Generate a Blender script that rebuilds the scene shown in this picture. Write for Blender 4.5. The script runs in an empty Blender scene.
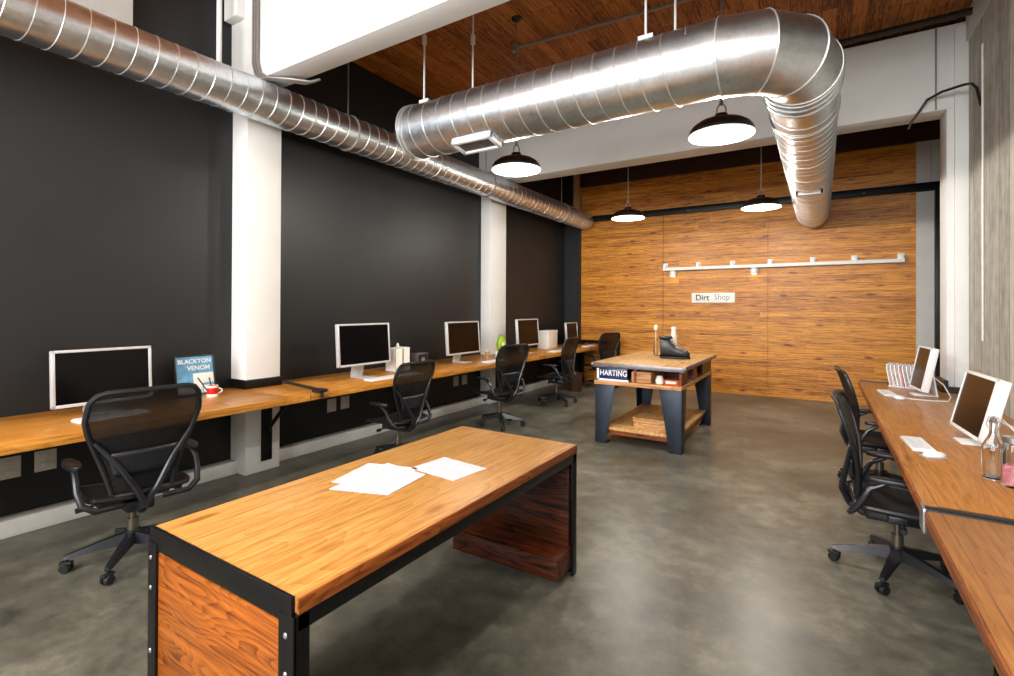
import bpy, bmesh, math, random
from math import sin, cos, pi, radians
from mathutils import Vector, Matrix

random.seed(7)
S = bpy.context.scene
COL = S.collection

# ------------------------------------------------------------------ colour / material helpers
def lin(c):
    c = c / 255.0
    return c / 12.92 if c <= 0.04045 else ((c + 0.055) / 1.055) ** 2.4

def rgb(r, g, b):
    return (lin(r), lin(g), lin(b), 1.0)

class NT:
    def __init__(self, name):
        self.m = bpy.data.materials.new(name)
        self.m.use_nodes = True
        self.t = self.m.node_tree
        self.b = self.t.nodes['Principled BSDF']
        self.out = self.t.nodes['Material Output']
    def n(self, typ, **kw):
        nd = self.t.nodes.new(typ)
        for k, v in kw.items():
            if k.startswith('i_'):
                nd.inputs[int(k[2:])].default_value = v
            else:
                setattr(nd, k, v)
        return nd
    def l(self, a, b):
        self.t.links.new(a, b)
    def math(self, op, a, b=None, c=None):
        nd = self.n('ShaderNodeMath', operation=op)
        for i, v in enumerate((a, b, c)):
            if v is None:
                continue
            if isinstance(v, (int, float)):
                nd.inputs[i].default_value = v
            else:
                self.l(v, nd.inputs[i])
        return nd.outputs[0]
    def ramp(self, fac, stops, interp='LINEAR'):
        nd = self.n('ShaderNodeValToRGB')
        nd.color_ramp.interpolation = interp
        els = nd.color_ramp.elements
        while len(els) < len(stops):
            els.new(0.5)
        for e, (p, c) in zip(els, stops):
            e.position = p
            e.color = c
        self.l(fac, nd.inputs[0])
        return nd.outputs[0]
    def mix(self, fac, a, b, mode='MIX'):
        nd = self.n('ShaderNodeMix', data_type='RGBA', blend_type=mode)
        for sock, v in ((nd.inputs[0], fac), (nd.inputs[6], a), (nd.inputs[7], b)):
            if isinstance(v, (int, float, tuple)):
                sock.default_value = v
            else:
                self.l(v, sock)
        return nd.outputs[2]
    def bump(self, h, strength=0.2, dist=0.01):
        nd = self.n('ShaderNodeBump')
        nd.inputs['Strength'].default_value = strength
        nd.inputs['Distance'].default_value = dist
        self.l(h, nd.inputs['Height'])
        self.l(nd.outputs[0], self.b.inputs['Normal'])
    def coords(self):
        return self.n('ShaderNodeTexCoord').outputs['Object']

def plain(name, col, rough=0.5, metal=0.0, var=0.06, scale=30.0, spec=0.5, coat=0.0):
    t = NT(name)
    tc = t.coords()
    no = t.n('ShaderNodeTexNoise')
    no.inputs['Scale'].default_value = scale
    no.inputs['Detail'].default_value = 4
    t.l(tc, no.inputs['Vector'])
    a = tuple(max(0, x * (1 - var)) for x in col[:3]) + (1,)
    b = tuple(min(1, x * (1 + var)) for x in col[:3]) + (1,)
    t.l(t.ramp(no.outputs[0], [(0.3, a), (0.7, b)]), t.b.inputs['Base Color'])
    t.b.inputs['Roughness'].default_value = rough
    t.b.inputs['Metallic'].default_value = metal
    t.b.inputs['Specular IOR Level'].default_value = spec
    t.b.inputs['Coat Weight'].default_value = coat
    return t.m

def wood(name, lo, hi, u='Y', v='X', plank=0.15, seglen=3.0, rough=0.4, vary=0.35, grain=1.0, seam=0.02, knots=0.5, cath=0.35, spec=0.4, ends=True, ringn=16.0, seamcol=(0.01, 0.004, 0.001, 1)):
    """planks running along u, stacked along v"""
    t = NT(name)
    sep = t.n('ShaderNodeSeparateXYZ')
    t.l(t.coords(), sep.inputs[0])
    ax = {'X': sep.outputs[0], 'Y': sep.outputs[1], 'Z': sep.outputs[2]}
    w = [k for k in 'XYZ' if k not in (u, v)][0]
    U, V, W = ax[u], ax[v], ax[w]
    vi = t.math('DIVIDE', V, plank)
    row = t.math('FLOOR', vi)
    wn = t.n('ShaderNodeTexWhiteNoise', noise_dimensions='1D')
    t.l(row, wn.inputs['W'])
    off = t.math('MULTIPLY', wn.outputs[0], seglen * 3)
    ui = t.math('DIVIDE', t.math('ADD', U, off), seglen)
    seg = t.math('FLOOR', ui)
    cid = t.math('ADD', t.math('MULTIPLY', row, 17.3), t.math('MULTIPLY', seg, 5.7))
    wn2 = t.n('ShaderNodeTexWhiteNoise', noise_dimensions='1D')
    t.l(cid, wn2.inputs['W'])
    rnd = wn2.outputs[0]
    # stretched grain
    comb = t.n('ShaderNodeCombineXYZ')
    t.l(t.math('MULTIPLY', U, 1.3), comb.inputs[0])
    t.l(t.math('MULTIPLY', V, 26.0), comb.inputs[1])
    t.l(t.math('ADD', t.math('MULTIPLY', W, 26.0), t.math('MULTIPLY', rnd, 40.0)), comb.inputs[2])
    n1 = t.n('ShaderNodeTexNoise')
    n1.inputs['Scale'].default_value = 2.2
    n1.inputs['Detail'].default_value = 7
    n1.inputs['Roughness'].default_value = 0.62
    n1.inputs['Distortion'].default_value = 0.4
    t.l(comb.outputs[0], n1.inputs['Vector'])
    # cathedral figure: contour lines of a slow stretched noise
    comb2 = t.n('ShaderNodeCombineXYZ')
    t.l(t.math('MULTIPLY', U, 0.9), comb2.inputs[0])
    t.l(t.math('MULTIPLY', V, 5.0), comb2.inputs[1])
    t.l(t.math('ADD', t.math('MULTIPLY', W, 5.0), t.math('MULTIPLY', rnd, 60.0)), comb2.inputs[2])
    n2 = t.n('ShaderNodeTexNoise')
    n2.inputs['Scale'].default_value = 1.1
    n2.inputs['Detail'].default_value = 2
    t.l(comb2.outputs[0], n2.inputs['Vector'])
    rings = t.math('FRACT', t.math('MULTIPLY', n2.outputs[0], ringn))
    rings = t.math('POWER', rings, 2.0)
    g = t.math('ADD', t.math('MULTIPLY', t.math('SUBTRACT', n1.outputs[0], 0.5), 1.7 * grain), 0.5)
    g = t.math('SUBTRACT', g, t.math('MULTIPLY', rings, cath))
    g = t.math('ADD', g, t.math('MULTIPLY', t.math('SUBTRACT', rnd, 0.5), vary))
    if knots:
        vo = t.n('ShaderNodeTexVoronoi')
        combk = t.n('ShaderNodeCombineXYZ')
        t.l(t.math('MULTIPLY', U, 1.2), combk.inputs[0])
        t.l(t.math('MULTIPLY', V, 4.0), combk.inputs[1])
        t.l(t.math('MULTIPLY', W, 4.0), combk.inputs[2])
        vo.inputs['Scale'].default_value = 1.6
        t.l(combk.outputs[0], vo.inputs['Vector'])
        k = t.math('SMOOTH_MIN', t.math('MULTIPLY', vo.outputs['Distance'], 6.0), 1.0, 0.2)
        g = t.math('SUBTRACT', g, t.math('MULTIPLY', t.math('SUBTRACT', 1.0, k), knots))
    mid = tuple((a * 0.45 + b * 0.55) for a, b in zip(lo, hi))
    col = t.ramp(g, [(0.05, lo), (0.5, mid), (0.95, hi)])
    # seams between planks and board ends
    fr = t.math('FRACT', vi)
    edge = t.math('LESS_THAN', fr, seam)
    fe = t.math('LESS_THAN', t.math('FRACT', ui), 0.0025)
    sm = (t.math('MAXIMUM', edge, fe) if ends else edge) if seam > 0 else t.math('MULTIPLY', edge, 0.0)
    col = t.mix(t.math('MULTIPLY', sm, 0.75), col, seamcol)
    t.l(col, t.b.inputs['Base Color'])
    t.b.inputs['Roughness'].default_value = rough
    t.b.inputs['Specular IOR Level'].default_value = spec
    t.bump(t.math('SUBTRACT', g, t.math('MULTIPLY', sm, 2.0)), 0.12, 0.004)
    return t.m

def concrete_floor():
    t = NT('floor_concrete')
    tc = t.coords()
    big = t.n('ShaderNodeTexNoise'); big.inputs['Scale'].default_value = 0.8; big.inputs['Detail'].default_value = 6; big.inputs['Roughness'].default_value = 0.6
    fine = t.n('ShaderNodeTexNoise'); fine.inputs['Scale'].default_value = 7.0; fine.inputs['Detail'].default_value = 8; fine.inputs['Roughness'].default_value = 0.7
    fine.inputs['Distortion'].default_value = 0.15
    t.l(tc, big.inputs['Vector']); t.l(tc, fine.inputs['Vector'])
    f = t.math('ADD', t.math('MULTIPLY', big.outputs[0], 0.6), t.math('MULTIPLY', fine.outputs[0], 0.4))
    col = t.ramp(f, [(0.36, rgb(58, 58, 50)), (0.5, rgb(100, 98, 86)), (0.64, rgb(142, 138, 122))])
    t.l(col, t.b.inputs['Base Color'])
    r = t.math('ADD', t.math('MULTIPLY', fine.outputs[0], 0.25), 0.22)
    t.l(r, t.b.inputs['Roughness'])
    t.b.inputs['Specular IOR Level'].default_value = 0.55
    t.bump(fine.outputs[0], 0.04, 0.01)
    return t.m

def concrete_wall():
    t = NT('board_formed_concrete')
    sep = t.n('ShaderNodeSeparateXYZ'); t.l(t.coords(), sep.inputs[0])
    y, z = sep.outputs[1], sep.outputs[2]
    bi = t.math('DIVIDE', y, 0.27)
    wn = t.n('ShaderNodeTexWhiteNoise', noise_dimensions='1D'); t.l(t.math('FLOOR', bi), wn.inputs['W'])
    c = t.n('ShaderNodeCombineXYZ')
    t.l(t.math('MULTIPLY', y, 9.0), c.inputs[1]); t.l(t.math('MULTIPLY', z, 0.9), c.inputs[2]); t.l(t.math('MULTIPLY', wn.outputs[0], 20), c.inputs[0])
    n1 = t.n('ShaderNodeTexNoise'); n1.inputs['Scale'].default_value = 1.6; n1.inputs['Detail'].default_value = 8; n1.inputs['Roughness'].default_value = 0.65
    t.l(c.outputs[0], n1.inputs['Vector'])
    n2 = t.n('ShaderNodeTexNoise'); n2.inputs['Scale'].default_value = 9; n2.inputs['Detail'].default_value = 6
    t.l(t.coords(), n2.inputs['Vector'])
    f = t.math('ADD', t.math('MULTIPLY', n1.outputs[0], 0.6), t.math('MULTIPLY', n2.outputs[0], 0.25))
    f = t.math('ADD', f, t.math('MULTIPLY', wn.outputs[0], 0.16))
    edge = t.math('LESS_THAN', t.math('FRACT', bi), 0.05)
    col = t.ramp(f, [(0.3, rgb(132, 127, 117)), (0.5, rgb(180, 174, 163)), (0.75, rgb(216, 210, 200))])
    col = t.mix(t.math('MULTIPLY', edge, 0.55), col, rgb(86, 82, 74))
    t.l(col, t.b.inputs['Base Color'])
    t.b.inputs['Roughness'].default_value = 0.8
    t.bump(t.math('SUBTRACT', f, t.math('MULTIPLY', edge, 0.6)), 0.35, 0.01)
    return t.m

def galvanised(name, tint):
    t = NT(name)
    vo = t.n('ShaderNodeTexVoronoi'); vo.inputs['Scale'].default_value = 45
    no = t.n('ShaderNodeTexNoise'); no.inputs['Scale'].default_value = 9; no.inputs['Detail'].default_value = 5
    tc = t.coords(); t.l(tc, vo.inputs['Vector']); t.l(tc, no.inputs['Vector'])
    f = t.math('ADD', t.math('MULTIPLY', vo.outputs['Color'], 0.35), t.math('MULTIPLY', no.outputs[0], 0.65))
    a = tuple(x * 0.78 for x in tint[:3]) + (1,)
    t.l(t.ramp(f, [(0.25, a), (0.75, tint)]), t.b.inputs['Base Color'])
    t.b.inputs['Metallic'].default_value = 1.0
    t.l(t.math('ADD', t.math('MULTIPLY', no.outputs[0], 0.16), 0.27), t.b.inputs['Roughness'])
    t.bump(no.outputs[0], 0.05, 0.01)
    return t.m

def emitter(name, col, strength):
    t = NT(name)
    t.b.inputs['Base Color'].default_value = col
    t.b.inputs['Emission Color'].default_value = col
    t.b.inputs['Emission Strength'].default_value = strength
    return t.m

def mesh_fabric(name, col, hole=0.35):
    t = NT(name)
    t.b.inputs['Base Color'].default_value = col
    t.b.inputs['Roughness'].default_value = 0.45
    wv = t.n('ShaderNodeTexNoise'); wv.inputs['Scale'].default_value = 260
    t.l(t.coords(), wv.inputs['Vector'])
    tr = t.n('ShaderNodeBsdfTransparent')
    mx = t.n('ShaderNodeMixShader')
    t.l(t.ramp(wv.outputs[0], [(0.40, (hole * .6, hole * .6, hole * .6, 1)), (0.6, (hole * 1.4, hole * 1.4, hole * 1.4, 1))]), mx.inputs[0])
    t.l(t.b.outputs[0], mx.inputs[1]); t.l(tr.outputs[0], mx.inputs[2])
    t.l(mx.outputs[0], t.out.inputs['Surface'])
    return t.m

def glass(name, tint=(1, 1, 1, 1), rough=0.02):
    t = NT(name)
    t.b.inputs['Base Color'].default_value = tint
    t.b.inputs['Transmission Weight'].default_value = 1.0
    t.b.inputs['Roughness'].default_value = rough
    t.b.inputs['IOR'].default_value = 1.3
    return t.m

def paper_mat(name, base, ink, thr=0.62):
    """sheet with faint drawn lines"""
    t = NT(name)
    br = t.n('ShaderNodeTexBrick'); br.inputs['Scale'].default_value = 26
    br.inputs['Mortar Size'].default_value = 0.04
    t.l(t.coords(), br.inputs['Vector'])
    no = t.n('ShaderNodeTexNoise'); no.inputs['Scale'].default_value = 9; no.inputs['Detail'].default_value = 1
    t.l(t.coords(), no.inputs['Vector'])
    msk = t.math('MULTIPLY', br.outputs['Fac'], t.math('GREATER_THAN', no.outputs[0], thr - 0.14))
    t.l(t.mix(t.math('MULTIPLY', msk, 0.8), base, ink), t.b.inputs['Base Color'])
    t.b.inputs['Roughness'].default_value = 0.7
    return t.m

M = {}
M['floor'] = concrete_floor()
M['concrete'] = concrete_wall()
M['black_wall'] = plain('charcoal_wall_paint', rgb(28, 29, 30), 0.46, var=0.12, scale=2.0, spec=0.4)
M['white'] = plain('white_wall_paint', rgb(232, 230, 226), 0.6, var=0.02, scale=4)
M['offwhite'] = plain('grey_white_paint', rgb(205, 202, 196), 0.6, var=0.05, scale=6)
M['curb'] = plain('painted_curb', rgb(228, 226, 220), 0.6, var=0.1, scale=5)
M['wall_wood'] = wood('fir_wall_planks', rgb(122, 54, 2), rgb(248, 168, 60), 'X', 'Z', 0.09, 3.2, rough=0.42, vary=0.26, grain=1.1, seam=0.03, knots=0.75, cath=0.16, ends=False)
M['ceil_wood'] = wood('fir_ceiling_planks', rgb(108, 56, 14), rgb(214, 132, 56), 'Y', 'X', 0.13, 2.6, rough=0.6, vary=0.5, seam=0.05, knots=0.3, spec=0.25)
M['table_wood'] = wood('honey_fir', rgb(150, 92, 26), rgb(214, 164, 92), 'Y', 'X', 0.285, 9.0, rough=0.42, vary=0.12, grain=0.8, seam=0.006, knots=0.6, cath=0.18, spec=0.25, ends=False)
M['table_edge'] = wood('fir_edge', rgb(96, 44, 8), rgb(178, 98, 36), 'Y', 'Z', 0.3, 6.0, rough=0.45, vary=0.1, seam=0, knots=0)
M['panel_wood'] = wood('fir_figured', rgb(92, 38, 4), rgb(180, 100, 32), 'X', 'Z', 0.72, 5.0, rough=0.35, vary=0.1, grain=1.0, seam=0, knots=0.3, cath=0.34, ringn=30.0)
M['shaded_panel'] = wood('fir_painted_shade', rgb(14, 5, 2), rgb(104, 46, 16), 'X', 'Z', 0.36, 5.0, rough=0.4, vary=0.1, grain=1.3, seam=0, knots=0.4, cath=0.5)  # fir darkened in its colour for the shade under the table
M['shaded_table_shelf'] = wood('fir_shelf_painted_shade', rgb(20, 7, 3), rgb(132, 58, 20), 'X', 'Y', 0.2, 5.0, rough=0.4, vary=0.2, grain=1.4, seam=0, cath=0.4)  # shelf colour darkened too, shade under the tabletop painted in
M['dark_shelf_wood'] = wood('fir_dark', rgb(70, 26, 4), rgb(160, 82, 26), 'X', 'Y', 0.2, 5.0, rough=0.4, vary=0.3, seam=0.01)
M['desk_wood'] = wood('fir_desk', rgb(142, 78, 10), rgb(234, 164, 72), 'Y', 'X', 0.17, 3.2, rough=0.35, vary=0.3, grain=1.0, seam=0.01, knots=0.4, cath=0.2)
M['rdesk_wood'] = wood('fir_desk_oiled', rgb(126, 72, 22), rgb(208, 144, 76), 'Y', 'X', 0.42, 5.0, rough=0.34, vary=0.16, grain=0.7, seam=0.006, knots=0.4, cath=0.14)
M['bench_wood'] = wood('workbench_top', rgb(160, 108, 52), rgb(236, 188, 124), 'Y', 'X', 0.3, 5.0, rough=0.5, vary=0.2, seam=0.008, knots=0.5)
M['shade_band'] = wood('wall_top_shade_band', rgb(26, 12, 6), rgb(62, 30, 12), 'X', 'Z', 0.3, 5.0, rough=0.6, seam=0)
M['bench_box'] = wood('pale_pine', rgb(150, 96, 52), rgb(226, 172, 118), 'X', 'Z', 0.3, 4.0, rough=0.55, vary=0.1, seam=0, knots=0.2)
M['steel'] = plain('blackened_steel', rgb(13, 13, 14), 0.42, 0.4, var=0.2, scale=14)
M['grey_steel'] = plain('blue_grey_steel', rgb(44, 51, 62), 0.45, 0.5, var=0.18, scale=8)
M['edge_steel'] = plain('worn_steel', rgb(128, 122, 124), 0.4, 0.6, var=0.15, scale=15)
M['bright_steel'] = plain('bright_steel', rgb(190, 190, 192), 0.3, 0.9, var=0.08, scale=15)
M['cyl_steel'] = plain('dull_steel', rgb(112, 104, 90), 0.35, 0.8, var=0.08, scale=15)
M['galv'] = galvanised('galvanised_steel', (0.72, 0.77, 0.81, 1))
M['galv_seam'] = plain('duct_seam', rgb(226, 228, 228), 0.35, 0.8, var=0.05)
M['black'] = plain('black_plastic', rgb(20, 20, 22), 0.4, var=0.15)
M['dkgrey'] = plain('graphite_plastic', rgb(36, 37, 44), 0.4, 0.2, var=0.12)
M['chair_grey'] = plain('graphite_chair_plastic', rgb(27, 28, 33), 0.36, 0.1, var=0.12)
M['rubber'] = plain('black_rubber', rgb(14, 14, 15), 0.6)
M['mesh'] = mesh_fabric('chair_mesh', rgb(16, 15, 16), 0.24)
M['seatmesh'] = mesh_fabric('chair_seat_mesh', rgb(22, 22, 25), 0.12)
M['screen'] = plain('dark_screen', rgb(6, 5, 6), 0.2, var=0.02, spec=0.25)
M['screen_brown'] = plain('dark_screen_glossy', rgb(15, 10, 8), 0.25, var=0.02, spec=0.3)
M['plastic'] = plain('white_plastic', rgb(238, 238, 238), 0.3, var=0.02)
M['alu'] = plain('brushed_aluminium', rgb(212, 211, 210), 0.32, 0.35, var=0.04)
M['keys'] = plain('white_keys', rgb(228, 228, 230), 0.4, var=0.03)
M['kgap'] = plain('grey_key_tray', rgb(170, 170, 172), 0.5)
M['paper'] = paper_mat('drawing_paper', rgb(228, 228, 232), rgb(150, 155, 165))
M['blank'] = plain('white_paper', rgb(244, 240, 232), 0.7, var=0.02)
M['enamel'] = plain('black_enamel', rgb(26, 25, 24), 0.25, var=0.1, coat=0.4)
M['reflector'] = plain('white_enamel', rgb(250, 248, 242), 0.4, var=0.01)
M['bulb'] = emitter('lit_bulb', (1.0, 0.93, 0.80, 1), 18)
M['spotlit'] = emitter('lit_spot_face', (1.0, 0.95, 0.82, 1), 7)
M['red'] = plain('red_glaze', rgb(200, 24, 20), 0.25, var=0.05)
M['cream'] = plain('cream_ceramic', rgb(240, 232, 214), 0.35, var=0.03)
M['blue'] = plain('poster_blue', rgb(96, 158, 196), 0.5, var=0.3, scale=14)
M['navy'] = plain('navy_enamel', rgb(22, 40, 92), 0.35, var=0.1)
M['ink'] = plain('black_ink', rgb(40, 38, 36), 0.6)
M['ink_blue'] = plain('deep_blue_ink', rgb(40, 84, 120), 0.6)
M['leather'] = plain('black_leather', rgb(26, 28, 30), 0.38, var=0.25, scale=30)
M['green'] = plain('lime_green_plastic', rgb(150, 196, 40), 0.35, var=0.15, scale=14)
M['tan'] = plain('tan_card', rgb(176, 130, 78), 0.7, var=0.1)
M['orange'] = plain('orange_red_print', rgb(206, 84, 44), 0.5, var=0.15)
M['pink'] = plain('pink_paper', rgb(228, 140, 150), 0.6, var=0.3, scale=40)
M['brown'] = plain('brown_wicker', rgb(74, 42, 20), 0.6, var=0.4, scale=40)
M['pipe_dark'] = plain('dark_pipe', rgb(40, 30, 26), 0.45, 0.3)
M['pipe_grey'] = plain('grey_conduit', rgb(150, 146, 140), 0.4, 0.5)
M['glass'] = glass('clear_glass', (0.97, 0.98, 0.98, 1))
M['outlet'] = plain('outlet_plate', rgb(205, 200, 188), 0.45)
M['cable'] = plain('white_cable', rgb(230, 228, 220), 0.45)
M['sky_pane'] = glass('window_glass', (0.98, 0.99, 1, 1), 0.0)

# ------------------------------------------------------------------ mesh helpers
class MB:
    def __init__(self):
        self.bm = bmesh.new()
    def box(self, x0, x1, y0, y1, z0, z1, bev=0.0, mat=None):
        b = bmesh.new()
        bmesh.ops.create_cube(b, size=1.0)
        for v in b.verts:
            v.co = Vector(((x0 + x1) / 2 + v.co.x * (x1 - x0), (y0 + y1) / 2 + v.co.y * (y1 - y0), (z0 + z1) / 2 + v.co.z * (z1 - z0)))
        if bev > 0:
            bmesh.ops.bevel(b, geom=list(b.edges), offset=bev, segments=2, affect='EDGES', profile=0.5)
        if mat is not None:
            bmesh.ops.transform(b, matrix=mat, verts=b.verts)
        self.take(b)
        return self
    def take(self, b):
        me = bpy.data.meshes.new('tmp')
        b.to_mesh(me); b.free()
        self.bm.from_mesh(me)
        bpy.data.meshes.remove(me)
    def ring_surface(self, rings, closed=True, cap=(True, True), loop=False):
        bm = self.bm
        R = [[bm.verts.new(p) for p in r] for r in rings]
        n = len(R[0])
        cnt = len(R) if loop else len(R) - 1
        for i in range(cnt):
            a, b = R[i], R[(i + 1) % len(R)]
            for j in range(n if closed else n - 1):
                k = (j + 1) % n
                try:
                    bm.faces.new((a[j], a[k], b[k], b[j]))
                except ValueError:
                    pass
        if not loop and closed:
            if cap[0]:
                bm.faces.new(list(reversed(R[0])))
            if cap[1]:
                bm.faces.new(R[-1])
        return self
    def tube(self, pts, r, seg=10, loop=False, cap=True):
        pts = [Vector(p) for p in pts]
        n = len(pts)
        rad = r if isinstance(r, (list, tuple)) else [r] * n
        T = []
        for i in range(n):
            if loop:
                d = pts[(i + 1) % n] - pts[i - 1]
            elif i == 0:
                d = pts[1] - pts[0]
            elif i == n - 1:
                d = pts[-1] - pts[-2]
            else:
                d = (pts[i + 1] - pts[i]).normalized() + (pts[i] - pts[i - 1]).normalized()
            T.append(d.normalized())
        up = Vector((0, 0, 1)) if abs(T[0].z) < 0.9 else Vector((1, 0, 0))
        N = (up - T[0] * up.dot(T[0])).normalized()
        rings = []
        for i in range(n):
            N = (N - T[i] * N.dot(T[i])).normalized()
            B = T[i].cross(N)
            sc = 1.0
            rings.append([pts[i] + (N * cos(2 * pi * k / seg) + B * sin(2 * pi * k / seg)) * rad[i] * sc for k in range(seg)])
        self.ring_surface(rings, True, (cap, cap), loop)
        return self
    def cyl(self, p, q, r, r2=None, seg=20, cap=True):
        return self.tube([p, q], [r, r if r2 is None else r2], seg, cap=cap)
    def lathe(self, prof, seg=32, c=(0, 0, 0), cap=(True, True), axis='Z'):
        rings = []
        for r, z in prof:
            ring = []
            for k in range(seg):
                a = 2 * pi * k / seg
                if axis == 'Z':
                    ring.append(Vector((c[0] + r * cos(a), c[1] + r * sin(a), c[2] + z)))
                else:
                    ring.append(Vector((c[0] + r * cos(a), c[1] + z, c[2] - r * sin(a))))
            rings.append(ring)
        return self.ring_surface(rings, True, cap)
    def prism(self, outline, axis, a, b, bev=0.0):
        """outline: 2-D points in the plane normal to axis, extruded from a to b"""
        def P(u, v, w):
            return {'X': (w, u, v), 'Y': (u, w, v), 'Z': (u, v, w)}[axis]
        bm = bmesh.new()
        A = [bm.verts.new(P(u, v, a)) for u, v in outline]
        B = [bm.verts.new(P(u, v, b)) for u, v in outline]
        n = len(outline)
        bm.faces.new(A); bm.faces.new(list(reversed(B)))
        for i in range(n):
            j = (i + 1) % n
            bm.faces.new((A[j], A[i], B[i], B[j]))
        bmesh.ops.recalc_face_normals(bm, faces=bm.faces)
        if bev:
            bmesh.ops.bevel(bm, geom=list(bm.edges), offset=bev, segments=2, affect='EDGES', profile=0.5)
        self.take(bm)
        return self
    def grid(self, fn, nu, nv):
        rows = [[self.bm.verts.new(fn(i / nu, j / nv)) for i in range(nu + 1)] for j in range(nv + 1)]
        for j in range(nv):
            for i in range(nu):
                self.bm.faces.new((rows[j][i], rows[j][i + 1], rows[j + 1][i + 1], rows[j + 1][i]))
        return self
    def sphere(self, c, r, sx=1, sy=1, sz=1, u=16, v=10):
        b = bmesh.new()
        bmesh.ops.create_uvsphere(b, u_segments=u, v_segments=v, radius=r)
        for w in b.verts:
            w.co = Vector((c[0] + w.co.x * sx, c[1] + w.co.y * sy, c[2] + w.co.z * sz))
        self.take(b)
        return self
    def xf(self, mat):
        bmesh.ops.transform(self.bm, matrix=mat, verts=self.bm.verts)
        return self
    def build(self, name, mat, parent=None, angle=35, solid=0.0, extra=None):
        bmesh.ops.recalc_face_normals(self.bm, faces=self.bm.faces)
        me = bpy.data.meshes.new(name)
        self.bm.to_mesh(me); self.bm.free()
        me.materials.append(mat)
        me.polygons.foreach_set('use_smooth', [True] * len(me.polygons))
        me.set_sharp_from_angle(angle=radians(angle))
        o = bpy.data.objects.new(name, me)
        COL.objects.link(o)
        if parent is not None:
            o.parent = parent
        if solid:
            md = o.modifiers.new('thickness', 'SOLIDIFY'); md.thickness = solid; md.offset = 0
        return o

def tag(o, label, cat, group=None):
    o['label'] = label
    o['category'] = cat
    if group:
        o['group'] = group
    return o

def thing(name, label, cat, loc=(0, 0, 0), rz=0.0, group=None):
    o = bpy.data.objects.new(name, None)
    COL.objects.link(o)
    o.location = loc
    o.rotation_euler = (0, 0, rz)
    o.empty_display_size = 0.1
    return tag(o, label, cat, group)

def struct(o):
    o['kind'] = 'structure'
    return o

def dup(root, label, loc, rz=None, group=None):
    r = root.copy(); COL.objects.link(r)
    r.location = loc
    if rz is not None:
        r.rotation_euler = (0, 0, rz)
    r['label'] = label
    if group:
        r['group'] = group
    for ch in list(root.children):
        c = ch.copy(); COL.objects.link(c); c.parent = r
        for g in list(ch.children):
            d = g.copy(); COL.objects.link(d); d.parent = c
    return r

def text_mesh(name, body, size, mat, parent, loc, rot, extrude=0.001, sx=1.0, align='CENTER', shear=0.0):
    cu = bpy.data.curves.new(name + '_curve', 'FONT')
    cu.body = body; cu.size = size; cu.extrude = extrude; cu.shear = shear
    cu.offset = size * .012; cu.align_x = align; cu.align_y = 'CENTER'
    tmp = bpy.data.objects.new('tmp_text', cu); COL.objects.link(tmp)
    dg = bpy.context.evaluated_depsgraph_get()
    me = bpy.data.meshes.new_from_object(tmp.evaluated_get(dg))
    bpy.data.objects.remove(tmp); bpy.data.curves.remove(cu)
    me.name = name
    mt = Matrix.Translation(loc) @ rot.to_4x4() @ Matrix.Diagonal((sx, 1, 1, 1))
    me.transform(mt)
    me.materials.clear(); me.materials.append(mat)
    o = bpy.data.objects.new(name, me); COL.objects.link(o)
    o.parent = parent
    return o

ROT_FRONT = Matrix.Rotation(pi / 2, 3, 'X')                            # text facing -Y
ROT_FACE_PX = Matrix.Rotation(pi / 2, 3, 'Z') @ ROT_FRONT               # text facing +X

# ------------------------------------------------------------------ room
ZC = 4.55
YB = 10.1
YF = -3.3
XL = -4.80
XR = 1.25

struct(MB().box(XL - .2, 3.2, YF - .2, 12.0, -0.15, 0.0).build('floor', M['floor']))
struct(MB().box(XL - .2, 3.2, YF - .2, 12.0, ZC, ZC + .2).build('ceiling', M['ceil_wood']))
struct(MB().box(XL - .2, XL, YF - .2, YB + .2, 0.0, ZC).build('wall_left', M['black_wall']))
# plank wall: three panels below the track, two above it, with open joints between them
bw = MB()
for x0, x1 in ((-4.45, -2.684), (-2.676, -0.817), (-0.809, 1.266)):
    bw.box(x0, x1, YB, YB + .12, 0.0, 3.56)
for x0, x1 in ((-4.45, -0.30), (-0.29, 1.266)):
    bw.box(x0, x1, YB, YB + .12, 3.56, ZC)
bw.box(-4.45, 1.266, YB + .03, YB + .16, 0, ZC)
struct(bw.build('wall_back', M['wall_wood']))
struct(MB().box(XL, -4.45, YB - .12, YB + .15, 0.0, 3.7).build('trim_1', M['black_wall']))
struct(MB().box(-4.62, -4.47, YB - .06, YB + .15, 3.7, ZC).build('trim_2', M['bench_wood']))
struct(MB().box(XL, -4.62, YB - .02, YB + .15, 3.7, ZC).build('trim_3', M['black_wall']))
# white return right of the planks
struct(MB().box(1.266, 1.485, YB - .03, YB + .15, 0.0, 3.43).build('trim_4', M['offwhite']))
wr = MB().box(1.266, 1.45, YB - .03, YB + .15, 3.56, 4.25).box(1.455, 1.80, YB - .02, YB + .15, 3.56, 4.25)
struct(wr.build('trim_5', M['offwhite']))
struct(MB().box(-4.44, 1.80, YB - .10, YB + .15, 4.22, ZC).build('trim_6', M['shade_band']))  # dark box added for the shade at the top of the plank wall
# right wall: board-formed concrete up to the column, white band above it
struct(MB().box(XR, XR + .3, YF, 6.70, 0.0, 4.28).build('wall_right', M['concrete']))
struct(MB().box(XR - .02, XR + .3, YF, 6.70, 4.28, ZC, 0.0).build('trim_7', M['offwhite']))
# dark lobby seen past the column
struct(MB().box(1.80, 1.95, 7.05, 12.0, 0.0, ZC).box(1.25, 1.95, 11.85, 12.0, 0.0, ZC).build('wall_lobby', M['black_wall']))
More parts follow.
